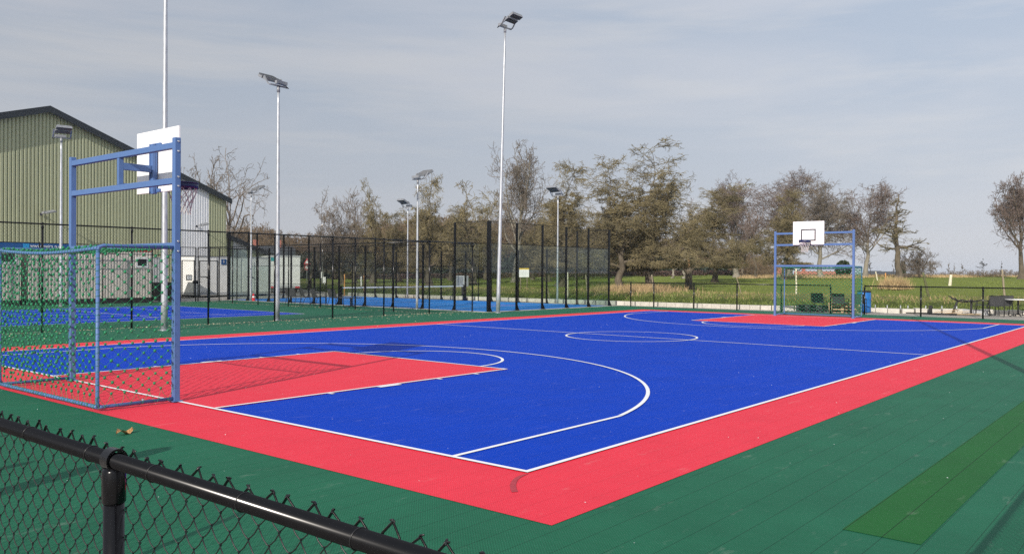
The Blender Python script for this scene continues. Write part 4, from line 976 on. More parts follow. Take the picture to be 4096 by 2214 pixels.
def signboard():
    f = thing('notice_sign', 'white notice sign with a yellow header on wooden posts in the meadow', 'sign', (38.0, 30.5, .58), -.85)
    for s_ in (-.22, .2): mb = MB(); mb.tube([(s_, .03, -.1), (s_*1.1, .03, 1.4)], .035, 7); mb.build('post', M_stake, f)
    mb = MB(); mb.box((0, 0, 1.08), (.66, .025, .50)); p = mb.build('panel', M_signw, f)
    mb = MB(); mb.box((0, -.004, 1.38), (.66, .02, .10)); mb.build('header', M_yellow, p)
    mb = MB()
    for i, w_ in enumerate((.4, .5, .34, .46, .28)): mb.box((-.03, -.0145, 1.24-.075*i), (w_, .003, .014))
    mb.build('print', M_grey, p)
signboard()
f = thing('traffic_sign', 'red and white triangular warning sign above a round sign, beyond the lorry', 'road sign', (46.8, 66.1, .4), -.7)
mb = MB(); mb.tube([(0, .03, 0), (0, .03, 2.7)], .03, 8); mb.build('pole', M_galv, f)
mb = MB(); mb.add([(-.34, 0, 2.0), (.34, 0, 2.0), (0, 0, 2.66), (-.34, .02, 2.0), (.34, .02, 2.0), (0, .02, 2.66)], [(0, 1, 2), (5, 4, 3), (0, 3, 4, 1), (1, 4, 5, 2), (2, 5, 3, 0)]); p = mb.build('triangle', M_redp, f)
mb = MB(); mb.add([(-.2, -.006, 2.09), (.2, -.006, 2.09), (0, -.006, 2.48)], [(0, 1, 2)]); mb.build('triangle_face', M_signw, p)
mb = MB(); mb.tube([(0, 0, 1.68), (0, .02, 1.68)], .27, 20); p = mb.build('disc', M_redp, f)
mb = MB(); mb.tube([(0, -.008, 1.68), (0, 0, 1.68)], .17, 20); mb.build('disc_face', M_signw, p)
f = thing('street_lamp', 'thin pale street lamp among the bare trees left of the padel cage', 'street lamp', (45.6, 62.0, .4), .3)
mb = MB(); mb.tube([(0, 0, 0), (0, 0, 5.8)], [.06, .035], 8); mb.build('pole', M_galv, f)
mb = MB(); mb.box((.15, 0, 5.85), (.5, .2, .12)); mb.build('lamp_head', M_signw, f)
f = thing('white_sign', 'small upright white sign beside the street lamp', 'sign', (46.2, 62.9, .42), -.7)
mb = MB(); mb.tube([(0, .02, 0), (0, .02, 1.1)], .025, 6); mb.build('post', M_galv, f)
mb = MB(); mb.box((0, 0, .92), (.3, .02, .6)); mb.build('panel', M_signw, f)
f = thing('white_box', 'white box on a short post below the street lamp', 'box', (43.3, 58.7, .3), -.7)
mb = MB(); mb.tube([(0, .02, 0), (0, .02, .4)], .03, 6); mb.build('post', M_galv, f)
mb = MB(); mb.box((0, 0, .6), (.32, .2, .56)); mb.build('box_body', M_signw, f)

# stakes in the meadow
def stake(label, x, y, H, lean, r_, m_, grp='old wooden stakes in the meadow'):
    z = float(tz(x, y)); mb = MB(); dx, dy = -.637*lean, .771*lean
    n = 5; pts = [(dx*i/n+random.gauss(0, .008), dy*i/n+random.gauss(0, .008), -.15+(H+.15)*i/n) for i in range(n+1)]
    mb.tube(pts, [r_*(1-.25*i/n) for i in range(n+1)], 8); o = mb.build('wooden_stake', m_); o.location = (x, y, z); tag(o, label, 'stake', grp)
stake('thin dark stake seen through the padel cage, leaning left', 34.1, 25.4, 1.15, .22, .04, M_stake)
stake('thick straight pale stake seen through the padel cage', 34.8, 24.6, 1.5, .0, .065, M_pale)
stake('leaning grey stake between the last padel cage posts', 35.5, 23.6, 1.25, .15, .045, M_stake)
stake('leaning grey stake behind the low fence left of the second fence post', 37.2, 20.1, 1.1, .14, .04, M_stake)
stake('long thin stake leaning left just left of the far goal', 38.6, 15.3, 1.1, .35, .03, M_stake)
stake('tall pale stake seen through the far goal', 38.6, 12.2, 1.45, .02, .05, M_pale)
stake('thin rusty stake right of the far goal', 52.2, 11.4, 1.0, .02, .05, M_orange)
stake('small pale stake far out in the meadow near the dark roofed houses', 71.3, 17.3, .8, .2, .06, M_pale)
stake('thick mossy stake leaning left above the low fence at right', 40.4, 6.05, 1.25, .34, .07, M_moss)
stake('white broken stump in the meadow at right', 58.9, 9.0, .8, -.1, .12, M_pale)
stake('slim weathered stake near the right edge behind the patio table', 40.8, 2.75, 1.45, .18, .055, M_stake)
stake('orange stake seen through the padel cage, left', 32.6, 42.6, 1.55, .0, .05, M_orange)
stake('orange stake seen through the padel cage, right of the other orange one', 33.2, 41.2, 1.3, .0, .05, M_orange)
stake('short white stake seen through the padel cage', 40.8, 50.5, .8, .0, .06, M_signw)

# ------------------------------------------------------------------ trees
def unit(v): return v/(np.linalg.norm(v, axis=-1, keepdims=True)+1e-9)
def grow(P, R, n, t0, t1, ang, lenf, K, wig, trop, rr, rng, lens=None, angs=None, tt=None):
    N, KP, _ = P.shape; idx = np.repeat(np.arange(N), n)
    t = rng.uniform(t0, t1, N*n) if tt is None else np.tile(tt, N)
    f_ = t*(KP-1); i = np.minimum(f_.astype(int), KP-2); w = (f_-i)[:, None]
    p = P[idx, i]*(1-w)+P[idx, i+1]*w; r_ = R[idx, i]*(1-w[:, 0])+R[idx, i+1]*w[:, 0]
    tg = unit(P[idx, i+1]-P[idx, i]); rd = rng.normal(size=tg.shape); pe = unit(rd-tg*(rd*tg).sum(1, keepdims=True))
    a = (np.full(N*n, ang) if angs is None else np.tile(angs, N))+rng.normal(0, .28, N*n)
    d = unit(tg*np.cos(a)[:, None]+pe*np.sin(a)[:, None])
    pl = np.linalg.norm(np.diff(P, axis=1), axis=2).sum(1)
    Ln = (pl[idx]*lenf*(1.15-.55*t)*rng.uniform(.6, 1.25, N*n)) if lens is None else np.tile(lens, N)*rng.uniform(.75, 1.15, N*n)
    Q = np.empty((N*n, K, 3)); Q[:, 0] = p
    for k_ in range(1, K):
        d = unit(d+rng.normal(0, wig, d.shape)+np.array([0, 0, trop])); Q[:, k_] = Q[:, k_-1]+d*(Ln/(K-1))[:, None]
    rb = np.minimum(r_*rr, r_*.8); RR = rb[:, None]*np.linspace(1, .35, K)[None]
    return Q, RR
def make_tree(kind, H, Wd, seed, dens=1.0):
    """returns (trunk VF, crown VF)"""
    g_ = np.random.default_rng(seed); K0 = 14
    zz = np.linspace(0, 1, K0)
    cfg = dict(
        pear=dict(th=.60, wig=.010, n=30, lt=(.14, .99), a=(1.15, .35), sh=lambda t: (1.12-t)**.6*(.75+.5*((np.arange(len(t))*7)%5)/5), w1=.36, tr1=-.05, n2=15, n3=9, n4=4, tr=-.045, w=.42, tw=.0115, r0=.030, lf=(.46, .52, .55)),
        bare=dict(th=.45, wig=.02, n=11, lt=(.35, 1), a=(.95, .5), sh=lambda t: .75+.3*t, w1=.15, tr1=.08, n2=8, n3=5, n4=2, tr=.04, w=.26, tw=.012, r0=.020),
        fan=dict(th=.62, wig=.006, n=20, lt=(.30, 1), a=(.95, .30), sh=lambda t: 1.0-.30*t, w1=.10, tr1=.09, n2=9, n3=6, n4=2, tr=.05, w=.24, tw=.0115, r0=.026),
        gnarly=dict(th=.58, wig=.03, n=10, lt=(.35, 1), a=(1.0, .6), sh=lambda t: .95-.1*t, w1=.26, tr1=.03, n2=8, n3=5, n4=2, tr=.0, w=.40, tw=.017, r0=.034),
        dead=dict(th=.98, wig=.008, n=24, lt=(.28, .92), a=(1.35, 1.0), sh=lambda t: (1.05-t)**1.1+.12, w1=.28, tr1=.04, n2=6, n3=6, n4=4, tr=-.02, w=.36, tw=.011, r0=.040),
        bush=dict(th=.25, wig=.02, n=26, lt=(.02, 1), a=(.75, .3), sh=lambda t: 1.0+0*t, w1=.12, tr1=.03, n2=8, n3=6, n4=4, tr=.02, w=.24, tw=.009, r0=.018),
        sapling=dict(th=.9, wig=.015, n=10, lt=(.3, 1), a=(.6, .3), sh=lambda t: .35*(1.1-t), w1=.1, tr1=.08, n2=4, n3=2, n4=2, tr=.05, w=.2, tw=.012, r0=.016))[kind]
    T = np.stack([np.cumsum(g_.normal(0, cfg['wig'], K0))*H, np.cumsum(g_.normal(0, cfg['wig'], K0))*H, zz*H*cfg['th']], 1); T[:, :2] -= T[0, :2]
    r0 = cfg['r0']*H
    TR = r0*(1-.88*zz)*(1+.55*np.exp(-zz*26)); P0, R0 = T[None], TR[None]
    n = cfg['n']; lt = np.sort(g_.uniform(*cfg['lt'], n)); sh = cfg['sh'](lt)
    an = np.interp(lt, cfg['lt'], cfg['a'])
    base = Wd if kind in ('dead',) else (H*.52 if kind == 'fan' else H*(.55 if kind != 'bush' else .85))
    if kind == 'pear':      # several ascending leaders, the middle one tallest, every one carrying dense side branches
        lt = np.array([.99, .24, .31, .38, .46, .53, .60, .68, .76, .84, .90]); n = len(lt)
        ln_ = H*np.array([.44, .34, .36, .34, .35, .33, .31, .29, .27, .25, .25]); an = np.array([.03, 1.45, 1.3, 1.15, 1.0, .90, .82, .74, .66, .58, .5]); K1 = 11
        P1 = np.empty((n, K1, 3)); R1 = np.empty((n, K1)); az0 = g_.uniform(0, 6.28)
        for q in range(n):
            f_ = lt[q]*(K0-1); a_ = min(int(f_), K0-2); w_ = f_-a_; P1[q, 0] = T[a_]*(1-w_)+T[a_+1]*w_; az = az0+q*2.4+g_.normal(0, .25)
            d_ = np.array([math.cos(az)*math.sin(an[q]), math.sin(az)*math.sin(an[q]), math.cos(an[q])])
            for k_ in range(1, K1):
                d_ = unit(d_+g_.normal(0, .15, 3)+np.array([0, 0, .075 if q else .1])); P1[q, k_] = P1[q, k_-1]+d_*ln_[q]*g_.uniform(.9, 1.1)/(K1-1)
            R1[q] = TR[a_]*(.75 if q == 0 else .5)*np.linspace(1, .25, K1)
    else:
        P1, R1 = grow(P0, R0, n, 0, 1, 1, 1, 8, cfg['w1'], cfg['tr1'], .42, g_, lens=base*sh, angs=an, tt=lt)
    d4 = dens
    lf = cfg.get('lf', (.48, .50, .55))
    P2, R2 = grow(P1, R1, int(cfg['n2']*d4**.4+.5), .12, 1, .95, lf[0], 6, cfg['w'], cfg['tr'], .55, g_)
    P3, R3 = grow(P2, R2, int(cfg['n3']*d4**.4+.5), .12, 1, .95, lf[1], 5, cfg['w'], cfg['tr']*1.3, .55, g_)
    P4, R4 = grow(P3, R3, int(cfg['n4']*d4**.4+.5), .1, 1, .85, lf[2], 3, cfg['w'], cfg['tr']*1.5, .6, g_)
    lv = [(P0, R0), (P1, R1), (P2, R2), (P3, R3), (P4, R4)]
    allp = np.concatenate([p.reshape(-1, 3) for p, _ in lv[1:]])
    rad = np.percentile(np.hypot(allp[:, 0]-T[-1, 0]*.5, allp[:, 1]-T[-1, 1]*.5), 88 if kind == 'pear' else 85); sxy = Wd/max(rad, .01); szz = H/allp[:, 2].max()
    zmin = .14*H if kind not in ('bush', 'sapling') else 0
    out = []
    for li, (p, r_) in enumerate(lv):
        p = p*np.array([sxy if li else min(1.2, max(.5, sxy)), sxy if li else min(1.2, max(.5, sxy)), szz])
        if li == 1:
            pass
        if li > 1: p[:, :, 2] = np.maximum(p[:, :, 2], zmin+RNG.uniform(0, .5, p.shape[:2]))
        out.append((p, r_))
    # keep limbs rooted: shift level>=1 so they follow the scaled trunk
    s0 = min(1.2, max(.5, sxy))
    for li in range(1, 5):
        p, r_ = out[li]; tz_ = np.clip(p[:, :, 2]/(H*cfg['th']*szz), 0, 1)
        cxs = np.interp(tz_, zz, T[:, 0])*(s0-sxy)
        cys = np.interp(tz_, zz, T[:, 1])*(s0-sxy); p[:, :, 0] += cxs; p[:, :, 1] += cys
    trunk = cat([tubes(out[0][0], out[0][1], 10), tubes(out[1][0], np.maximum(out[1][1], cfg['tw']*1.6), 5)])
    tw = cfg['tw']
    crown = cat([tubes(out[2][0], np.maximum(out[2][1], tw*1.3), 4), tubes(out[3][0], np.maximum(out[3][1], tw), 3), tubes(out[4][0], np.maximum(out[4][1], tw*.8), 3)])
    return trunk, crown, out
def leaf_cards(C, size, rng):
    n = len(C); a = unit(rng.normal(size=(n, 3))); b_ = unit(np.cross(a, rng.normal(size=(n, 3)))); s_ = size*rng.uniform(.6, 1.4, (n, 1))
    V = np.stack([C-a*s_, C+b_*s_*.6, C+a*s_, C-b_*s_*.6], 1).reshape(-1, 3); F = np.arange(n*4).reshape(-1, 4); return V, F
TREES = {}
def tree(label, kind, x, y, H, Wd, seed, mt=None, mc=None, dens=1.0, share=None, rz=None, lean=None, ivy=0, name='bare_tree', zoff=0):
    z = float(tz(x, y)); z = 0.0 if z < 0 else z
    mt = mt or M_bark; mc = mc or M_twigo
    f = thing(name, label, 'tree', (x, y, z-.05+zoff), random.uniform(0, 6.28) if rz is None else rz)
    if share and share in TREES:
        tm, cm, h0, w0, iv = TREES[share]
        for nm, me in (('trunk', tm), ('crown', cm)):
            o = bpy.data.objects.new(nm, me); COL.objects.link(o); o.parent = f; o.scale = (Wd/w0, Wd/w0, H/h0)
    else:
        tk, crn, lv = make_tree(kind, H, Wd, seed, dens)
        o1 = np_mesh('trunk', tk[0], tk[1], mt, f, smooth=True); o2 = np_mesh('crown', crn[0], crn[1], mc, f)
        if share: TREES[share] = (o1.data, o2.data, H, Wd, None)
        if ivy:
            g_ = np.random.default_rng(seed+5); T = lv[0][0][0]; n = ivy
            t = g_.uniform(0.02, .62, n)**1.0; f_ = t*13; i = np.minimum(f_.astype(int), 12); w = (f_-i)[:, None]
            C = T[i]*(1-w)+T[i+1]*w; C = C+unit(g_.normal(size=C.shape))*np.abs(g_.normal(0, .22, (n, 1)))*(1.1-t)[:, None]
            V, F = leaf_cards(C, .07, g_); np_mesh('ivy', V, F, M_ivy, f)
    if lean: f.rotation_euler = (lean[0], lean[1], f.rotation_euler[2])
    return f
tree('open gnarly bare tree with a forked trunk right of the olive hall', 'gnarly', 40.1, 67.1, 14.0, 3.9, 21, mt=M_twigb, mc=M_twigb, rz=.4, dens=.7)
tree('gnarly bare tree whose twigs show above the hall roof edge', 'gnarly', 39.6, 73.3, 13.6, 2.6, 5, mc=M_twigb)
tree('small bare tree with upright twigs left of the street lamp', 'bare', 42.2, 59.6, 9.6, 2.6, 31, dens=2.2, mc=M_twigb)
tree('small bare tree right of the street lamp, left of the ivy clad pear', 'bare', 44.6, 57.7, 9.4, 2.5, 44, mc=M_twigb, share='bareA', dens=2.2)
tree('slender pear tree with a tufted top left of the slim masts', 'pear', 45.5, 54.4, 9.9, 1.7, 8, dens=.9)
tree('dense pear tree with a tufted top right beside the slim middle mast', 'pear', 38.0, 39.5, 8.6, 1.75, 9, dens=1.3)
tree('wide spreading bare tree between the slim masts and the tall corner mast', 'gnarly', 44.7, 41.2, 8.6, 2.9, 52, dens=1.3)
tree('tall upright bare tree right behind the tall corner mast', 'fan', 52.4, 43.0, 12.8, 2.8, 17, mt=M_bark2, mc=M_twigb, dens=1.6)
tree('tall pear tree behind the right half of the padel cage', 'pear', 43.5, 31.6, 9.4, 2.4, 27, share='pearA', dens=2.0)
tree('left of the two great pear trees right of the padel cage', 'pear', 39.1, 23.8, 8.8, 2.8, 61, dens=2.2)
tree('biggest pear tree of all, dense and conical, right of the padel cage', 'pear', 41.1, 22.5, 9.9, 3.1, 65, dens=2.2, name='pear_tree')
tree('thin pale leaning tree in the shade of the biggest pear tree', 'gnarly', 45.4, 25.0, 3.6, .9, 71)
tree('bare tree in the gap right of the biggest pear tree', 'bare', 69.4, 35.3, 8.3, 2.1, 45, mt=M_bark2, mc=M_twigr, share='bareB')
tree('broad conical pear tree left of the tall beeches', 'pear', 59.1, 26.9, 8.6, 3.1, 81, dens=2.4, share='pearB')
tree('tall fan shaped beech with an ivy clad trunk, left one', 'fan', 78.1, 33.6, 11.8, 2.9, 91, mt=M_bark2, mc=M_twigr, share='fanA', ivy=2600, dens=2.4)
tree('thin bare tree leaning right between the two tall beeches', 'bare', 81.1, 34.1, 8.6, 1.4, 46, mc=M_twigr, share='bareC')
tree('small bare tree under the right tall beech', 'bare', 77.0, 31.0, 7.4, 1.6, 47, mc=M_twigr)
tree('widest fan shaped beech just left of the far goal', 'fan', 83.9, 30.1, 12.2, 4.0, 92, mt=M_bark2, mc=M_twigr, dens=3.0)
tree('ivy covered pear tree behind the left post of the far goal', 'pear', 68.8, 24.8, 8.6, 2.1, 82, dens=3.0, ivy=1500)
tree('bare tree with spreading limbs behind the far backboard', 'fan', 81.2, 25.7, 10.7, 3.1, 93, mt=M_bark2, mc=M_twigb, dens=2.0)
tree('solitary beech with a pale leaning trunk right of the far goal', 'fan', 85.4, 22.6, 10.5, 3.1, 94, mt=M_bark2, mc=M_twigr, dens=2.0, lean=(.04, .05), rz=0)
tree('half dead tree with a bare spiky top right of the solitary beech', 'dead', 81.4, 18.2, 7.9, 2.0, 95)
tree('rounded bare bush beside the half dead tree', 'bush', 83.8, 16.9, 3.4, 1.6, 96, mc=M_twigb, name='bare_bush')
tree('tall bare tree with reddish twigs at the right edge', 'fan', 81.4, 7.9, 9.8, 1.9, 97, mt=M_bark, mc=M_twigr, dens=2.0)
fill = (('olive pear tree far behind the left part of the padel cage', 51.4, 57.1, 7.2, 2.1, 'pearA'), ('wide olive pear tree behind the slim middle mast', 57.8, 56.4, 8.8, 2.4, 'pearB'), ('olive pear tree far behind the tall corner mast', 57.5, 50.9, 7.6, 2.2, 'pearA'),
        ('olive pear tree far behind the second padel cage bay', 62.0, 48.6, 7.2, 2.3, 'pearB'), ('olive pear tree between the padel cage and the great pears', 63.5, 43.1, 7.2, 2.3, 'pearA'), ('low olive pear tree behind the left great pear', 70.0, 44.3, 6.6, 2.3, 'pearB'),
        ('low olive pear tree behind the slender pear tree', 45.5, 57.0, 5.8, 2.0, 'pearA'), ('low brown tree seen under the gap right of the biggest pear', 71.6, 37.7, 5.8, 1.8, 'bareB'))
for lb, x, y, h_, w_, s_ in fill: tree(lb, 'pear', x, y, h_, w_, 1, share=s_)
tree('narrow olive tree filling the space behind the dense pear', 'pear', 48.0, 50.0, 7.0, 2.2, 1, share='pearB')
tree('olive tree behind the tall upright bare tree', 'pear', 54.0, 40.5, 7.4, 2.2, 1, share='pearA')
for i, (x, y, h_, w_, lb) in enumerate(((91.8, 17.7, 1.9, .22, 'thin sapling just right of the rounded bush'), (92.2, 16.1, 1.5, .16, 'thin sapling left of the close pair in the far meadow'), (92.3, 15.5, 1.5, .12, 'thin sapling beside its twin in the far meadow'), (90.5, 14.4, 1.4, .4, 'low branching sapling with a crossbar stake in the far meadow'), (90.8, 12.7, 1.9, .4, 'tall branching sapling in the far meadow at right'), (93.0, 11.5, 1.7, .2, 'thin sapling left of the tall tree at the right edge'), (90.3, 23.5, 2.0, .25, 'thin sapling in front of the dark roofed houses'), (90.9, 21.3, 1.4, .15, 'thin short sapling left of the half dead tree'))):
    tree(lb, 'sapling', x, y, h_, w_, 200+i, name='sapling', mc=M_twigb)
# snapped trunk
f = thing('snapped_trunk', 'snapped tree trunk with a fresh orange split right of the biggest pear', 'tree stump', (43.6, 21.2, float(tz(43.6, 21.2))))
mb = MB(); mb.tube([(0, 0, -.1), (.03, .02, .5), (-.03, 0, 1.0), (.05, .03, 1.4)], [.30, .24, .22, .17], 9); mb.tube([(0, 0, .9), (-.35, .25, 1.4), (-.6, .5, 1.5)], [.12, .08, .04], 7); mb.tube([(0, 0, 1.1), (.3, -.3, 1.5), (.5, -.5, 1.3)], [.1, .07, .03], 7); mb.build('trunk', M_bark, f)
mb = MB(); mb.tube([(.04, .02, 1.38), (.02, .0, 1.7), (-.04, .06, 2.1)], [.15, .11, .01], 6); mb.build('split_wood', M_snap, f)
# small evergreens far away
def evergreen(label, x, y, H, Wd, cone):
    z = float(tz(x, y)); f = thing('evergreen_bush', label, 'bush', (x, y, z-.05)); g_ = np.random.default_rng(int(x*7)); n = 1400
    t = g_.uniform(0, 1, n); prof = (np.sqrt(np.clip(1-(2*t-.9)**2/1.25, 0, 1)) if not cone else (1-t)**.5*.9+.1); a = g_.uniform(0, 2*np.pi, n); r_ = Wd*prof*np.sqrt(g_.uniform(.3, 1, n))
    C = np.stack([r_*np.cos(a), r_*np.sin(a), t*H+.1], 1); V, F = leaf_cards(C, .13, g_); np_mesh('foliage', V, F, M_ivy, f)
    mb = MB(); mb.tube([(0, 0, 0), (0, 0, H*.7)], .06, 6); mb.build('trunk', M_bark, f)
evergreen('round dark green bush seen through the far goal net', 99.0, 29.2, 1.9, .95, False)
evergreen('narrow dark evergreen right of the half dead tree', 96.0, 21.6, 1.6, .35, True)

# far wood: low detail twiggy mass behind the meadow
def far_wood():
    g_ = np.random.default_rng(77); protos = []
    for s_ in range(4):
        K0 = 6; H = 1.0
        T = np.stack([np.cumsum(g_.normal(0, .01, K0)), np.cumsum(g_.normal(0, .01, K0)), np.linspace(0, .75, K0)], 1)[None]; R0 = np.linspace(.022, .006, K0)[None]
        lt = np.sort(g_.uniform(.15, 1, 14)); P1, R1 = grow(T, R0, 14, 0, 1, 1, 1, 4, .14, .07, .5, g_, lens=.42*(1.15-.4*lt), angs=np.interp(lt, (0, 1), (1.2, .4)), tt=lt)
        P2, R2 = grow(P1, R1, 8, .1, 1, .8, .5, 3, .22, .04, .6, g_); P3, R3 = grow(P2, R2, 7, .1, 1, .8, .6, 3, .25, .02, .7, g_)
        protos.append(cat([tubes(T, R0, 5), tubes(P1, np.maximum(R1, .0045), 3), tubes(P2, np.maximum(R2, .0035), 3), tubes(P3, np.maximum(R3, .0030), 3)]))
    parts = []; camx, camy = CAM[0], CAM[1]
    def P_(u, D):
        t = (u-2048)/3330.2; return camx+D*(.771+.637*t), camy+D*(.637-.771*t)
    for u in np.arange(905, 3090, 15):
        for D in (118, 132, 146):
            uu = u+g_.uniform(-16, 16); DD = D+g_.uniform(-5, 5); x, y = P_(uu, DD)
            top = np.interp(uu, [900, 1000, 1100, 1180, 1500, 1600, 1900, 2100, 2700, 2790, 2900, 3090], [905, 892, 905, 935, 905, 868, 865, 880, 930, 960, 980, 1010])+g_.uniform(0, 38)+(0 if D > 140 else 15 if D > 125 else 35)
            z = float(tz(x, y)); H = 1.08*(1.758+(1087+(uu-2048)*.0063-top)/3330*DD-z)
            if H < 1.5: continue
            V, F = protos[g_.integers(4)]; a = g_.uniform(0, 6.28); c, s_ = math.cos(a), math.sin(a); w_ = H*g_.uniform(.9, 1.3)
            Vn = np.stack([(V[:, 0]*c-V[:, 1]*s_)*w_+x, (V[:, 0]*s_+V[:, 1]*c)*w_+y, V[:, 2]*H/max(V[:, 2].max(), .1)+z-.1], 1); parts.append((Vn, F))
    V, F = cat(parts); o = np_mesh('far_wood', V, F, M_wood_far)
    tag(o, 'brown leafless wood forming the skyline behind the meadow', 'wood', kind='stuff')
    # dark evergreen undergrowth in front of the wood
    C = []
    for u in np.arange(1180, 2900, 13):
        uu = u+g_.uniform(-10, 10); D = g_.uniform(104, 114); x, y = P_(uu, D); h_ = g_.uniform(1.6, 3.6) if uu < 2750 else g_.uniform(.8, 1.8)
        if g_.uniform() < .18: continue
        n = int(230*h_/2.5); p = unit(g_.normal(size=(n, 3)))*g_.uniform(.3, 1, (n, 1))**.5*np.array([1.2, 1.2, h_*.55])
        p += np.array([x, y, float(tz(x, y))+h_*.5]); C.append(p)
    V, F = leaf_cards(np.concatenate(C), .26, g_); o = np_mesh('undergrowth', V, F, M_ever)
    tag(o, 'dark evergreen undergrowth at the foot of the wood', 'undergrowth', kind='stuff')
    # misty low tree line at the right horizon
    parts = []
    for u in np.arange(3430, 4400, 12):
        D = g_.uniform(330, 420); uu = u+g_.uniform(-8, 8); x, y = P_(uu, D); z = float(tz(x, y))
        top = np.interp(uu, [3430, 3600, 3750, 3850, 4000, 4400], [1088, 1084, 1080, 1076, 1074, 1078])+g_.uniform(-3, 8); H = 1.758+(1087+(uu-2048)*.0063-top)/3330*D-z
        V, F = protos[g_.integers(4)]; w_ = H*g_.uniform(.8, 1.4); Vn = np.stack([V[:, 0]*w_+x, V[:, 1]*w_+y, V[:, 2]*H/V[:, 2].max()+z-.1], 1); parts.append((Vn, F))
    V, F = cat(parts); o = np_mesh('distant_tree_line', V, F, M_wood_far); tag(o, 'distant low tree line on the right horizon', 'trees', kind='stuff')
far_wood()
# clipped beech hedge at the far side of the meadow
f = MB(); g_ = np.random.default_rng(5); C = []
def P_(u, D):
    t = (u-2048)/3330.2; return CAM[0]+D*(.771+.637*t), CAM[1]+D*(.637-.771*t)
for u in np.arange(1330, 2960, 1.6):
    x, y = P_(u, 98+g_.uniform(-.3, .3)); n = 7; C.append(np.stack([x+g_.uniform(-.3, .3, n), y+g_.uniform(-.3, .3, n), float(tz(x, y))+g_.uniform(0, .62, n)], 1))
V, F = leaf_cards(np.concatenate(C), .12, g_); o = np_mesh('hedge', V, F, M_hedge); tag(o, 'low brown clipped hedge along the far side of the meadow', 'hedge')
# grass and dry tussocks
def blades(name, n, xf, hgt, w_, m_, label):
    g_ = np.random.default_rng(abs(hash(name)) % 1000 if False else len(name)*13); C = xf(g_, n); n = len(C)
    a = g_.uniform(0, 2*np.pi, n); h_ = hgt*g_.uniform(.45, 1.3, n); dx, dy = np.cos(a)*w_, np.sin(a)*w_; lx, ly = g_.normal(0, .35, n)*h_, g_.normal(0, .35, n)*h_
    V = np.stack([np.stack([C[:, 0]-dx, C[:, 1]-dy, C[:, 2]], 1), np.stack([C[:, 0]+dx, C[:, 1]+dy, C[:, 2]], 1), np.stack([C[:, 0]+lx, C[:, 1]+ly, C[:, 2]+h_], 1)], 1).reshape(-1, 3)
    o = np_mesh(name, V, np.arange(n*3).reshape(-1, 3), m_); tag(o, label, 'grass', kind='stuff'); return o
def bank_pts(s0, s1, ya, yb, clump=.5):
    def f_(g_, n):
        y = g_.uniform(ya, yb, n); s_ = g_.uniform(s0, s1, n); x = np.interp(y, KY, KX)+s_
        keep = (np.sin(x*2.1+y*1.3)+np.sin(y*2.9-x*1.1)+g_.normal(0, 1, n)) > clump-.5; x, y = x[keep], y[keep]
        return np.stack([x, y, tz(x, y)-.01], 1)
    return f_
blades('bank_grass', 30000, bank_pts(.2, 5, -12, 43, 0.), .12, .018, M_blade, 'short green grass on the bank behind the kerb')
blades('dry_bank_grass', 8000, bank_pts(2.6, 6.0, -12, 43, .6), .17, .014, M_dry, 'dry tan grass along the top of the bank')
blades('meadow_grass', 40000, bank_pts(6, 40, -14, 55, .0), .055, .03, M_blade, 'green meadow grass')
def far_dry(g_, n):
    u = g_.uniform(2950, 4400, n); D = g_.uniform(84, 97, n); t = (u-2048)/3330.2; x = CAM[0]+D*(.771+.637*t); y = CAM[1]+D*(.637-.771*t)
    keep = (np.sin(x*.8)+np.sin(y*1.7)+g_.normal(0, 1, n)) > -.6; x, y = x[keep], y[keep]; return np.stack([x, y, tz(x, y)-.02], 1)
blades('tall_dry_grass', 20000, far_dry, .26, .03, M_dry, 'band of tall dry grass along the far edge of the meadow')
def tuft_at(cx_, cy_, rad):
    def f_(g_, n):
        x = cx_+g_.normal(0, rad, n); y = cy_+g_.normal(0, rad, n); return np.stack([x, y, tz(x, y)-.01], 1)
    return f_
o = blades('dry_tussock_clump', 1500, tuft_at(51.2, 10.6, .4), .7, .018, M_dry, 'tall dry tussock beside the rusty stake')
o = blades('dry_grass_under_pear', 3500, tuft_at(39.4, 22.6, 1.3), .42, .016, M_dry, 'dry grass round the trunk of the biggest pear')

# distant houses
def house(label, x, y, L_, D, hw_, hr, rz, mr, mw, chim=0, wins=0):
    z = float(tz(x, y)); f = thing('house', label, 'house', (x, y, z-.1), rz, 'houses behind the meadow')
    mb = MB(); mb.b2((-L_/2, -D/2, 0), (L_/2, D/2, hw_)); mb.add([(-L_/2, -D/2, hw_), (-L_/2, D/2, hw_), (-L_/2, 0, hr), (L_/2, -D/2, hw_), (L_/2, D/2, hw_), (L_/2, 0, hr)], [(0, 2, 1), (3, 4, 5)]); mb.build('wall', mw, f)
    mb = MB()
    for s_ in (-1, 1):
        e = D/2+.35; zl = hw_-.35*(hr-hw_)/(D/2)
        mb.add([(-L_/2-.2, s_*e, zl), (L_/2+.2, s_*e, zl), (L_/2+.2, 0, hr), (-L_/2-.2, 0, hr), (-L_/2-.2, s_*e, zl+.15), (L_/2+.2, s_*e, zl+.15), (L_/2+.2, 0, hr+.15), (-L_/2-.2, 0, hr+.15)], FB)
    rf = mb.build('roof', mr, f)
    for i in range(chim):
        mb = MB(); xx = -L_/3+i*L_/2; mb.b2((xx-.35, -.3, hr-.6), (xx+.35, .3, hr+1.0)); mb.build('chimney', M_brick, rf)
    for i in range(wins):
        mb = MB(); xx = -L_/2+(i+.5)*L_/wins; mb.b2((xx-.45, -D/2-.03, 1.1), (xx+.45, -D/2+.02, 2.2)); mb.build('window', M_wglass, f)
def axis_(x, y): return math.atan2(y-CAM[1], x-CAM[0])-PI/2
house('long low house with a red tiled roof seen through the far goal', 164.3, 54.8, 9.5, 7, 3.2, 4.3, axis_(164.3, 54.8), M_tile, M_sand, 1, 4)
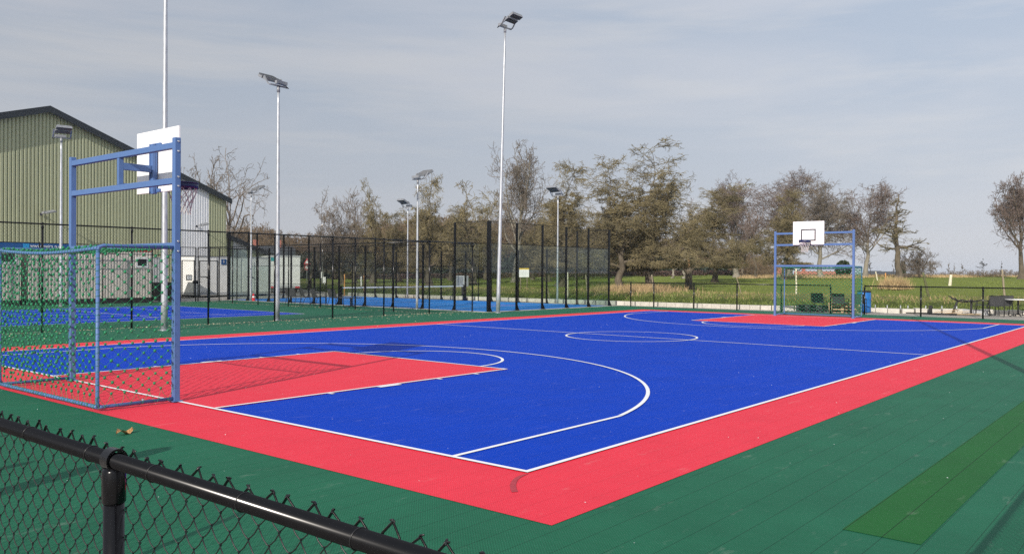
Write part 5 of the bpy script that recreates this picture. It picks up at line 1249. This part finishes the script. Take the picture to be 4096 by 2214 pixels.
house('red roofed house left of the long low one', 160.0, 62.5, 5, 6, 3.4, 5.0, axis_(160, 62.5), M_tile, M_sand, 1, 2)
house('dark roofed house right of the far goal', 157.6, 42.7, 2.6, 5, 3.2, 4.4, axis_(157.6, 42.7), M_roof, M_brick, 0, 1)
house('second dark roofed house beside the half dead tree', 158.2, 40.2, 2.3, 5, 3.2, 4.3, axis_(158.2, 40.5), M_roof, M_brick, 0, 1)
house('small dark roofed house farthest right of the three', 160.5, 38.9, 1.4, 4, 3.1, 4.0, axis_(160.5, 39.8), M_roof, M_brick, 0, 1)
house('red brick house with chimneys behind the white lorry', 61.2, 93.5, 6.0, 7, 3.0, 4.3, axis_(61.2, 93.5), M_roof, M_brick, 2, 3)
f = thing('garden_wall', 'low white wall in front of the long red roofed house', 'wall', (120, 38.9, float(tz(120, 38.9))), axis_(120, 38.9))
mb = MB(); mb.b2((-4.6, -.15, 0), (3.2, .15, .95+1.25)); mb.build('wall_face', M_sand, f)
mb = MB(); mb.b2((-4.65, -.2, 2.2), (3.25, .2, 2.28)); mb.build('coping', M_grey, f)

# ------------------------------------------------------------------ litter on the tiles
g_ = np.random.default_rng(3)
def litter(name, C, size, m_, label):
    n = len(C); a = g_.uniform(0, 6.28, n); s_ = size*g_.uniform(.5, 1.6, (n, 1)); d1 = np.stack([np.cos(a), np.sin(a), g_.normal(0, .15, n)], 1)*s_; d2 = np.stack([-np.sin(a)*.6, np.cos(a)*.6, np.abs(g_.normal(0, .35, n))], 1)*s_
    V = np.stack([C-d1, C-d2*[1, 1, 0], C+d1, C+d2], 1).reshape(-1, 3); o = np_mesh(name, V, np.arange(n*4).reshape(-1, 4), m_); tag(o, label, 'litter', kind='stuff')
x = g_.uniform(-4, 31.5, 1500); y = -4+23.5*g_.uniform(0, 1, 1500)**.6
litter('pale_flecks', np.stack([x, y, np.full(1500, .026)], 1), .0065, M_fleck, 'pale seed flecks scattered over the court tiles')
n = 1500; x = g_.uniform(0, 21.3, n); y = 20.1+g_.normal(0, .12, n); n2 = 900; x = np.concatenate([x, 18.95+g_.normal(0, .12, n2), g_.uniform(2, 21, 900)]); y = np.concatenate([y, g_.uniform(20.2, 38.4, n2), 20.2-np.abs(g_.normal(0, 1.3, 900))])
litter('leaf_litter', np.stack([x, y, np.full(len(x), .014)], 1), .020, M_litter, 'dry leaf litter blown along the foot of the tall fence')
f = thing('dead_leaf', 'curled brown dead leaf on the green tiles near the close fence', 'leaf', (-1.46, 4.33, .012), .4)
mb = MB(); pts = []
for i in range(9):
    t = i/8; w_ = .045*math.sin(PI*t)**.7+.004; xx = -.12+.24*t; zz = .02+.028*math.sin(t*7)
    pts += [(xx, -w_*(.7+.4*(i % 2)), zz), (xx, 0, zz-.012), (xx, w_*(.7+.4*((i+1) % 2)), zz+.012)]
mb.add(pts, [(i*3+k_, i*3+k_+1, i*3+k_+4, i*3+k_+3) for i in range(8) for k_ in (0, 1)]); mb.build('blade', M_leafl, f)
mb = MB(); mb.tube([(.11, 0, .02), (.19, .02, .01)], .002, 5); mb.build('stalk', M_leafl, f)

# thin winter haze: one closed box round the whole scene
mh_ = bpy.data.materials.new('haze'); mh_.use_nodes = True; nt = mh_.node_tree; nt.nodes.clear()
o_ = nt.nodes.new('ShaderNodeOutputMaterial'); pv = nt.nodes.new('ShaderNodeVolumePrincipled'); pv.inputs['Density'].default_value = 0.0003; pv.inputs['Color'].default_value = (.80, .88, 1.0, 1); pv.inputs['Anisotropy'].default_value = 0.0
nt.links.new(pv.outputs[0], o_.inputs['Volume'])
mb = MB(); mb.b2((-4200, -4200, -5.0), (4700, 4700, 15.5)); o = mb.build('haze', mh_); tag(o, kind='stuff', label='thin pale haze over the far meadow', cat='haze')
